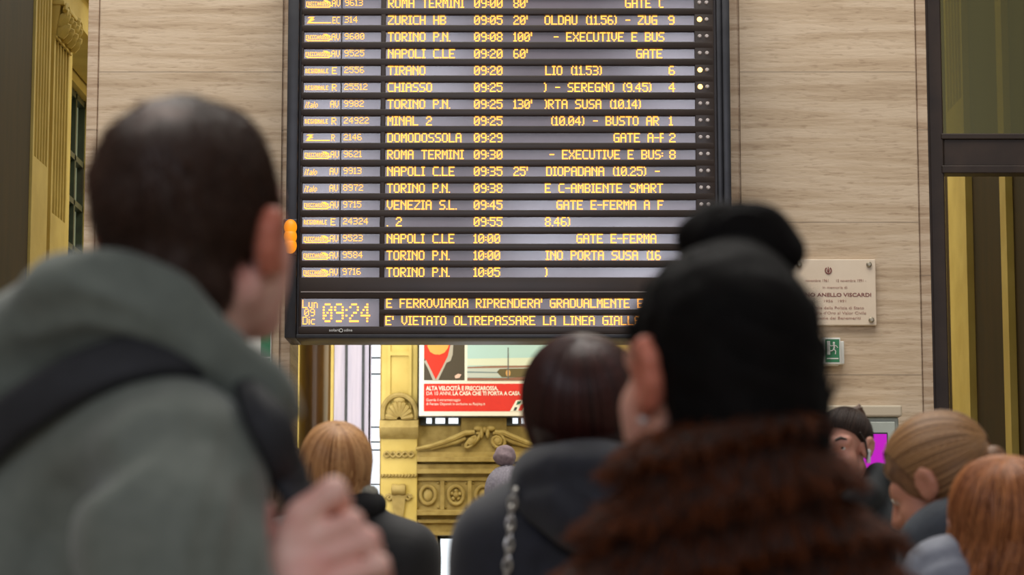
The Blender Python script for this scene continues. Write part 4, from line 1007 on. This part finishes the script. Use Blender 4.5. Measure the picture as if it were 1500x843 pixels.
tubes('bun_strands', np.array(PP), np.full((420, 12), .0011), M_blackhair, bn)
MB().ball(hd.p(-.082, .002, -.044), .005, 2).build('earring', mat('pearl', lin(210, 200, 195), rough=.2), WF, True)
# fur coat: pelts lie in bands, one over the other
CP_ = pchain([(1075, 725, 2.31, 95), (1072, 800, 2.32, 125), (1085, 950, 2.33, 215), (1085, 1300, 2.34, 250), (1085, 1900, 2.36, 290)])
CP_ += pchain([(1030, 715, 2.27, 84), (972, 800, 2.27, 96), (915, 925, 2.26, 102), (870, 1150, 2.26, 98), (868, 1420, 2.24, 84), (910, 1560, 2.2, 76)])
CP_ += pchain([(1125, 715, 2.29, 76), (1170, 800, 2.30, 90), (1232, 915, 2.31, 100), (1290, 1150, 2.32, 98), (1290, 1420, 2.30, 84), (1240, 1560, 2.24, 76)])
CP_ += pchain([(968, 678, 2.29, 26), (985, 706, 2.23, 44), (1060, 690, 2.205, 44), (1128, 684, 2.22, 46), (1166, 684, 2.27, 26), (1172, 704, 2.33, 34)])         # collar
CP_ += pchain([(964, 690, 2.31, 30), (975, 715, 2.36, 38), (1010, 750, 2.40, 54)])
def furdisp(P):
    ph = P[:, 2]/.066 + .55*vnoise(P, 7, 4) + .25*P[:, 0]/.1*0
    s_ = ph-np.floor(ph); return .034*(s_-.35) + .006*vnoise(P, 26, 6)
v, f = sdf_mesh(CP_, .0075, .05, furdisp)
fc = meshobj('fur_coat', v, f, M_furbase, WF, True)
vis = lambda c: np.where((c[:, 2] > 1.22), 1.0, .10)*np.where(c[:, 1] < 2.5, 1, .3)
P, r_ = fur(v, f, 34000, .020, .0010, lambda P: V(0, -.05, -1)+0*P, .42, .38, 7, sel=vis); tubes('fur_pile', P, r_, M_fur, fc)
finish(WF)

# ======== woman with a dark red bob and navy hooded coat, chain bag strap
M_red = None
M_redhair = hairmat('dark_red_hair', lin(34, 14, 11), lin(74, 32, 25), .4, .5); M_redmass = mat('dark_red_hair_mass', lin(44, 20, 16), lin(30, 13, 10), .5, scale=30)
M_navy = mat('navy_coat', lin(27, 29, 41), lin(21, 23, 33), .75, scale=40, sheen=.15)
def bob(hd, o, m1, m2, N_, crown=(0, -.35, .94), radii=(.084, .104, .094), hang=.07, tuck=.25, flare=.05, front=1.15, r0=.0012, thb=1.75, base=True, extra=(), seg=0, wave=0, wfreq=60, lock=0, jit=.05):
    thm = lambda q: thb if abs(q) < 1.9 else thb-(abs(q)-1.9)*.9
    hg = lambda q: hang*(1 if abs(q) < 1.9 else max(0, 1-(abs(q)-1.9)*2.5))
    if base:
        pr_ = [hd.e((0, -.014, .034), tuple(r*.985 for r in radii)), hd.e((0, -.045, -.03), (radii[0]*.80, radii[1]*.48, .080)), hd.h((0, 1, -.35), .042), hd.e((0, .115, -.03), (.07, .075, .11), 's')]+list(extra)
        h_ = sdf_obj('hair', pr_, m1, o, .007, .03, lambda P: .002*vnoise(P, 110, 3))
    P = hair_paths(hd, N_, crown, radii, (0, -.014, .034), thm, hg, jit=jit, tuck=tuck, flare=flare, wave=wave, wfreq=wfreq, lock=lock)
    return tubes('hair_strands', P, strand_rad(P, r0), m2, h_ if base else o)
hd = Head(W(853, 613, 3.72), 5, 8); hd.ear_k = .5
WR = person('woman with a dark red bob wearing a navy hooded coat with a chain strap', hd, V(.112, 3.75, .90), 5, W(856, 720, 3.73))
eyes(hd, WR, M_iris)
bob(hd, WR, M_redmass, M_redhair, 2800, hang=.05, radii=(.089, .106, .095))
NP = pchain([(858, 720, 3.72, 70), (860, 800, 3.74, 120), (862, 1000, 3.75, 150), (862, 1300, 3.76, 150), (862, 1750, 3.78, 185)])
NP += pchain([(830, 740, 3.7, 62), (752, 806, 3.71, 82), (728, 960, 3.70, 76), (722, 1180, 3.68, 66), (760, 1380, 3.58, 55)]) + pchain([(890, 740, 3.7, 62), (962, 806, 3.74, 80), (988, 960, 3.74, 76), (994, 1180, 3.74, 66), (960, 1380, 3.62, 55)])
ng = grooves(NP, .05, [[(790, 760), (840, 800), (900, 830)], [(800, 830), (860, 870)]], .012, .02, (2.8, 4.4))
v, f = sdf_mesh(NP, .010, .05, lambda P: ng(P)+.004*vnoise(P, 24, 5)); ct = meshobj('coat', v, f, M_navy, WR, True)
hp = pchain([(790, 700, 3.74, 28), (798, 704, 3.66, 40), (838, 704, 3.60, 47), (882, 704, 3.60, 48), (925, 700, 3.66, 42), (940, 697, 3.75, 30)]) + pchain([(808, 732, 3.62, 40), (860, 758, 3.59, 46), (918, 732, 3.62, 40)])
hg_ = grooves(hp, .04, [[(770, 712), (830, 700), (900, 712)], [(800, 690), (850, 735), (870, 780)]], .010, .016, (2.8, 4.4))
v, f = sdf_mesh(hp, .008, .045, lambda P: hg_(P)+.003*vnoise(P, 30, 9)); meshobj('hood', v, f, M_navy, WR, True)
SB = root('shoulder_bag', (-.12, 3.60, .75), "dark shoulder bag on a silvery chain strap over the navy coat's left shoulder", 'bag')
M_chain = mat('silver_chain', lin(200, 196, 190), rough=.3, metal=.85)
pts = []
for x, y in ((757, 726), (753, 733), (751, 745), (749, 770), (747, 800), (744, 830), (741, 870), (738, 930), (735, 1000)):
    h = ray_hit(NP+hp, .05, x, y, 2.9, 4.4)
    if h is not None: pts.append(h+sdf_normal(NP, .05, h)*.010)
pts = [pts[0]+V(.01, .10, .012)]+pts+[V(-.10, 3.56, .95), V(-.11, 3.56, .86)]
C = resample(pts, 60); m = MB()
L_ = np.concatenate([[0], np.cumsum(np.linalg.norm(np.diff(C, axis=0), axis=1))]); u = np.arange(0, L_[-1], .0155)
Cu = np.stack([np.interp(u, L_, C[:, i]) for i in range(3)], -1)
for i in range(1, len(Cu)-1):
    t = Cu[i+1]-Cu[i-1]; t /= np.linalg.norm(t); s_ = np.cross(t, V(0, 1, 0)); s_ /= np.linalg.norm(s_); n_ = np.cross(s_, t); w_ = s_ if i % 2 else (n_+.3*s_)/1.044
    m.tube([Cu[i]+t*.0105*math.cos(a)+w_*.0056*math.sin(a) for a in np.linspace(0, 2*pi, 11)[:-1]], .0023, 5, True)
m.build('chain_strap', M_chain, SB, True, 'silvery chain strap')
sdf_obj('bag', [ell((-.12, 3.55, .78), (.13, .05, .10)), ell((-.12, 3.55, .72), (.14, .055, .07))], mat('dark_leather', lin(34, 30, 32), rough=.45), SB, .012, .04)
finish(SB); finish(WR)

# ======== woman with a strawberry blonde bob, black coat
M_blonde = hairmat('strawberry_blonde', lin(150, 98, 56), lin(226, 174, 118), .42, .4); M_blondemass = mat('blonde_mass', lin(188, 134, 86), lin(160, 110, 66), .5, scale=40)
M_blackcoat = mat('black_coat', lin(21, 20, 21), lin(17, 16, 17), .75, scale=40, sheen=.1)
hd = Head(W(492, 694, 6.4), -8, 4); hd.ear_k = .5
WB = person('woman with a strawberry blonde bob and black coat near the brown column', hd, V(-.46, 6.42, .86), -5, W(498, 760, 6.42)); eyes(hd, WB, M_iris)
bob(hd, WB, M_blondemass, M_blonde, 3200, hang=.055, radii=(.088, .106, .100), r0=.0019, jit=.09, tuck=.15, flare=.0, lock=120, wave=.004)
P_ = pchain([(497, 762, 6.42, 44), (498, 800, 6.43, 70), (498, 1000, 6.45, 84), (498, 1180, 6.45, 86), (498, 1450, 6.45, 98)]) + pchain([(535, 775, 6.42, 34), (590, 818, 6.42, 50), (612, 920, 6.42, 46), (622, 1080, 6.38, 38), (600, 1210, 6.3, 34)]) + pchain([(460, 775, 6.40, 34), (405, 818, 6.38, 50), (382, 920, 6.38, 46), (372, 1080, 6.36, 38), (395, 1210, 6.3, 34)])
sdf_obj('coat', P_, M_blackcoat, WB, .012, .05, lambda P: .006*vnoise(P, 16, 2))
c_ = W(500, 742, 6.40); ring = lambda a, r: (c_[0]+r*math.cos(a), c_[1]+r*.85*math.sin(a), c_[2]-.03*math.sin(a)*0)
sdf_obj('collar', chain([V(*ring(a, .078)) for a in np.linspace(0, 2*pi, 13)], [.030]*13), mat('black_fur_collar', lin(18, 17, 19), rough=.9), WB, .008, .03, lambda P: .003*vnoise(P, 80, 2))
sdf_obj('scarf', chain([V(*ring(a, .070))+V(.008, 0, .034) for a in np.linspace(0, 2*pi, 13)], [.016]*13), mat('pale_grey_knit', lin(168, 164, 150), lin(120, 118, 108), .9, scale=120), WB, .006, .02, lambda P: .003*vnoise(P, 120, 3))
finish(WB)

# ======== person with pompom hat
M_knit = mat('grey_knit', lin(150, 144, 150), lin(128, 122, 130), .9, scale=90, bump=.3, bscale=200)
hd = Head(W(743, 735, 11), 0, 0)
WP = person('person in a grey knitted hat with pompom, behind the navy coat shoulder', hd, V(-.03, 11.02, .80), 0, W(744, 765, 11.03)); eyes(hd, WP, M_iris)
hc_ = hd.p(0, -.012, .03)
def knit(P):
    a = np.arctan2(P[:, 0]-hc_[0], P[:, 1]-hc_[1]); return .0045*np.cos(a*22)
hat = sdf_obj('knitted_hat', [hd.e((0, -.012, .045), (.100, .114, .118)), hd.h((0, .1, -1), .004)], M_knit, WP, .006, .02, knit)
sdf_obj('hat_brim', [hd.e((0, -.012, .014), (.104, .119, .032))], M_knit, hat, .006, .02, knit)
pc = W(739, 669, 11); v, f = sdf_mesh([ell(pc, (.052, .052, .050))], .008, .02, lambda P: .004*vnoise(P, 90, 3)); pm = meshobj('pompom', v, f, mat('mauve_pompom', lin(158, 138, 140), lin(134, 116, 120), .95, scale=60), hat, True)
P, r_ = fur(v, f, 1500, .018, .0016, lambda P: V(0, 0, -1)+0*P, .7, 1.6, 3); tubes('pompom_yarn', P, r_, hairmat('pompom_yarn', lin(130, 112, 116), lin(176, 156, 158), .9, .1), pm) if False else None
P_ = pchain([(744, 772, 11.02, 26), (744, 800, 11.03, 40), (744, 920, 11.04, 50), (744, 1150, 11.05, 56)]) + pchain([(765, 782, 11, 22), (792, 806, 11, 28), (800, 880, 11, 25), (800, 980, 10.95, 22)]) + pchain([(723, 782, 11, 22), (696, 806, 11, 28), (688, 880, 11, 25), (688, 980, 10.95, 22)])
sdf_obj('coat', P_, mat('beige_coat', lin(120, 96, 78), lin(104, 82, 66), .85, scale=30), WP, .016, .05)
finish(WP)

# ======== greyish brown hair mostly hidden behind the man's strap
M_ash = hairmat('ash_brown_hair', lin(92, 72, 58), lin(156, 132, 112), .5, .3); M_ashmass = mat('ash_brown_mass', lin(120, 98, 82), lin(92, 74, 60), .6, scale=40)
hd = Head(W(404, 706, 7.3), 0, 0)
WH = person('person with ash brown hair, mostly hidden behind the backpack strap and fist', hd, V(-.71, 7.33, .86), 0, W(405, 762, 7.32)); eyes(hd, WH, M_iris)
bob(hd, WH, M_ashmass, M_ash, 1200, hang=.05, r0=.0022, jit=.08)
P_ = pchain([(405, 770, 7.32, 38), (405, 800, 7.33, 60), (405, 1000, 7.35, 74), (405, 1400, 7.35, 88)]) + pchain([(435, 785, 7.3, 32), (482, 822, 7.3, 44), (496, 920, 7.3, 40), (498, 1080, 7.24, 34)]) + pchain([(375, 785, 7.3, 32), (328, 822, 7.3, 44), (314, 920, 7.3, 40), (312, 1080, 7.24, 34)])
sdf_obj('coat', P_, mat('dark_brown_coat', lin(62, 48, 42), lin(52, 40, 35), .8, scale=30), WH, .014, .05); finish(WH)

# ======== woman with white earbud, face towards the left
M_dkhair = hairmat('dark_brown_hair', lin(30, 20, 15), lin(62, 42, 31), .5, .3); M_dkmass = mat('dark_brown_mass', lin(48, 33, 25), lin(34, 23, 17), .5, scale=40)
M_warm = mat('skin_warm', lin(216, 158, 136), lin(200, 138, 116), .5, scale=14, sss=.15); M_tan = mat('skin_tan', lin(200, 140, 112), lin(186, 124, 98), .5, scale=14, sss=.15)
M_charcoal = mat('charcoal_coat', lin(36, 40, 42), lin(28, 31, 33), .8, scale=30)
hd = Head(W(1236, 657, 7.8), -150, -4); hd.ear_k = .85
WE = person('woman with tied dark hair and a white earbud before the ticket machine, facing left', hd, V(1.12, 7.85, .84), -128, W(1262, 735, 7.83), skin=M_warm, vox=.005)
eyes(hd, WE, M_iris)
for sd in (-1, 1): 
    MB().tube([hd.p(sd*x, y, z) for x, y, z in ((.014, .100, .027), (.030, .096, .034), (.046, .085, .028))], [.004, .005, .003], 6).build('eyebrow', M_dkmass, WE, True)
MB().tube([hd.p(x, y, -.071) for x, y in ((-.024, .090), (-.01, .098), (.01, .098), (.024, .090))], [.004, .007, .007, .004], 8).build('lips', mat('lip_tone', lin(176, 98, 90), rough=.45), WE, True)
tie = (0, -.72, .80)
pr_ = [hd.e((0, -.018, .038), (.083, .104, .092)), hd.h((0, .80, -.6), .010), hd.e((0, .118, -.02), (.07, .07, .12), 's')]
h_ = sdf_obj('hair', pr_, M_dkmass, WE, .006, .025, lambda P: .002*vnoise(P, 110, 3))
P = hair_paths(hd, 1100, tie, (.084, .105, .094), (0, -.018, .038), lambda q: 1.15 if abs(q) < 1 else 1.98, K2=0, jit=.03, th0=(.05, .4)); tubes('hair_strands', P, strand_rad(P, .0016), M_dkhair, h_)
sdf_obj('hair_knot', [hd.e((0, -.10, .10), (.036, .034, .030)), hd.c((0, -.10, .10), (-.01, -.12, .135), .020, .008), hd.c((0, -.10, .10), (-.03, -.09, .128), .016, .006)], mat('brown_knot', lin(96, 62, 36), lin(64, 42, 28), .55, scale=40), WE, .005, .02, lambda P: .003*vnoise(P, 130, 3))
MB().tube([hd.p(-.078, .05, .05), hd.p(-.086, .030, .02), hd.p(-.090, .024, -.02), hd.p(-.086, .03, -.05)], [.003, .004, .003, .001], 5).build('loose_lock', M_dkmass, h_, True)
eb = MB().ball(hd.p(-.086, .008, -.014), .010, 2).tube([hd.p(-.088, .010, -.016), hd.p(-.089, .014, -.050)], [.0065, .0055], 8).build('earbud', mat('white_plastic', lin(232, 230, 226), rough=.3), None, True)
tag(eb, 'white earbud in the left ear of the dark-haired woman by the ticket machine', 'earbud')
P_ = pchain([(1265, 748, 7.84, 30), (1266, 790, 7.85, 54), (1266, 1000, 7.88, 66), (1266, 1400, 7.88, 76)]) + pchain([(1282, 745, 7.76, 26), (1306, 790, 7.74, 36), (1316, 890, 7.72, 33), (1300, 1020, 7.64, 29)]) + pchain([(1245, 760, 7.9, 26), (1222, 795, 7.94, 36), (1214, 890, 7.94, 33), (1214, 1020, 7.86, 29)])
P_ += pchain([(1240, 738, 7.70, 16), (1268, 728, 7.70, 20), (1288, 702, 7.80, 19), (1290, 712, 7.88, 22), (1270, 722, 7.95, 22), (1245, 735, 7.92, 18)])
sdf_obj('coat', P_, M_charcoal, WE, .010, .035, lambda P: .005*vnoise(P, 22, 2)); finish(WE)

# ======== girl with light brown hair pulled back, bending her head
M_lbrown = hairmat('light_brown_hair', lin(96, 64, 38), lin(186, 140, 92), .40, .45); M_lbmass = mat('light_brown_mass', lin(136, 94, 58), lin(96, 64, 40), .5, scale=40)
hd = Head(W(1376, 712, 4.95), -60, -24); hd.ear_k = .8
WG = person('woman with light brown hair pulled back, head bent down to the left', hd, V(.92, 5.05, .84), -50, W(1416, 795, 5.0), skin=M_tan); eyes(hd, WG, M_iris)
tie = (0, -.99, -.05)
pr_ = [hd.e((0, -.016, .044), (.088, .112, .100)), hd.h((0, .9, -.55), .050), hd.e((0, .130, -.045), (.075, .07, .11), 's'), hd.e((-.09, .005, -.045), (.03, .03, .035), 's')]
h_ = sdf_obj('hair', pr_, M_lbmass, WG, .006, .03, lambda P: .002*vnoise(P, 110, 3))
P = hair_paths(hd, 2600, tie, (.090, .115, .103), (0, -.016, .044), lambda q: 1.25+(1-abs(q)/pi)*1.42, K2=0, K1=14, jit=.03, th0=(.03, .35)); tubes('hair_strands', P, strand_rad(P, .0012), M_lbrown, h_)
pp = [hd.p(0, -.095, .01), hd.p(.0, -.125, -.005), W(1454, 700, 5.02), W(1470, 740, 5.02), W(1478, 820, 5.0), W(1478, 890, 5.0)]
pt_ = sdf_obj('ponytail', chain([V(*q) for q in pp], [.016, .026, .036, .036, .03, .012]), M_lbmass, WG, .007, .02, lambda P: .003*vnoise(P*V(1, 1, .3), 110, 3))
base = resample(pp, 14); N_ = 500; offs = RNG.normal(0, .017, (N_, 1, 3)); PP = base[None]+offs*(.35+.9*np.clip(np.linspace(0, 3, 14), 0, 1)[None, :, None]); tubes('ponytail_strands', PP, strand_rad(PP, .0013), M_lbrown, pt_)
P_ = pchain([(1420, 800, 5.0, 50), (1425, 860, 5.03, 86), (1430, 1050, 5.05, 100), (1430, 1500, 5.06, 125)]) + pchain([(1395, 800, 4.9, 40), (1375, 850, 4.84, 56), (1360, 960, 4.82, 50), (1350, 1120, 4.78, 44)]) + pchain([(1445, 800, 5.1, 40), (1480, 850, 5.2, 56), (1500, 960, 5.2, 50), (1490, 1120, 5.1, 44)])
P_ += pchain([(1332, 800, 4.86, 17), (1352, 788, 4.84, 24), (1385, 768, 4.84, 30), (1420, 752, 4.88, 34), (1450, 752, 4.98, 30), (1452, 770, 5.1, 30)])
sdf_obj('coat', P_, mat('slate_coat', lin(64, 70, 78), lin(50, 55, 62), .8, scale=24), WG, .010, .04, lambda P: .006*vnoise(P, 26, 2)); finish(WG)

# ======== woman with long wavy copper hair, grey jacket
M_copper = hairmat('copper_hair', lin(110, 58, 30), lin(218, 144, 88), .40, .5); M_coppermass = mat('copper_mass', lin(140, 78, 42), lin(90, 46, 24), .5, scale=40)
hd = Head(W(1472, 780, 4.4), 8, -4)
WC = person('woman with long wavy copper hair and grey jacket in the right corner', hd, V(.90, 4.43, .76), 5, W(1464, 870, 4.42)); eyes(hd, WC, M_iris)
bob(hd, WC, M_coppermass, M_copper, 4200, hang=.20, radii=(.088, .112, .098), r0=.0012, jit=.16, tuck=.05, flare=.12, lock=160, wave=.016, wfreq=70)
P_ = pchain([(1464, 880, 4.42, 55), (1466, 950, 4.43, 96), (1468, 1150, 4.45, 112), (1468, 1600, 4.46, 140)]) + pchain([(1432, 868, 4.42, 50), (1393, 858, 4.40, 66), (1378, 990, 4.40, 60), (1372, 1180, 4.36, 50)]) + pchain([(1500, 885, 4.42, 45), (1545, 910, 4.42, 64), (1562, 1010, 4.42, 60), (1566, 1180, 4.38, 50)])
wg = grooves(P_, .05, [[(1345, 830), (1400, 812), (1450, 820)]], .008, .012, (3.5, 5))
sdf_obj('jacket', P_, mat('grey_jacket', lin(128, 132, 144), lin(110, 114, 126), .7, scale=30), WC, .010, .05, lambda P: wg(P)+.004*vnoise(P, 30, 2)); finish(WC)
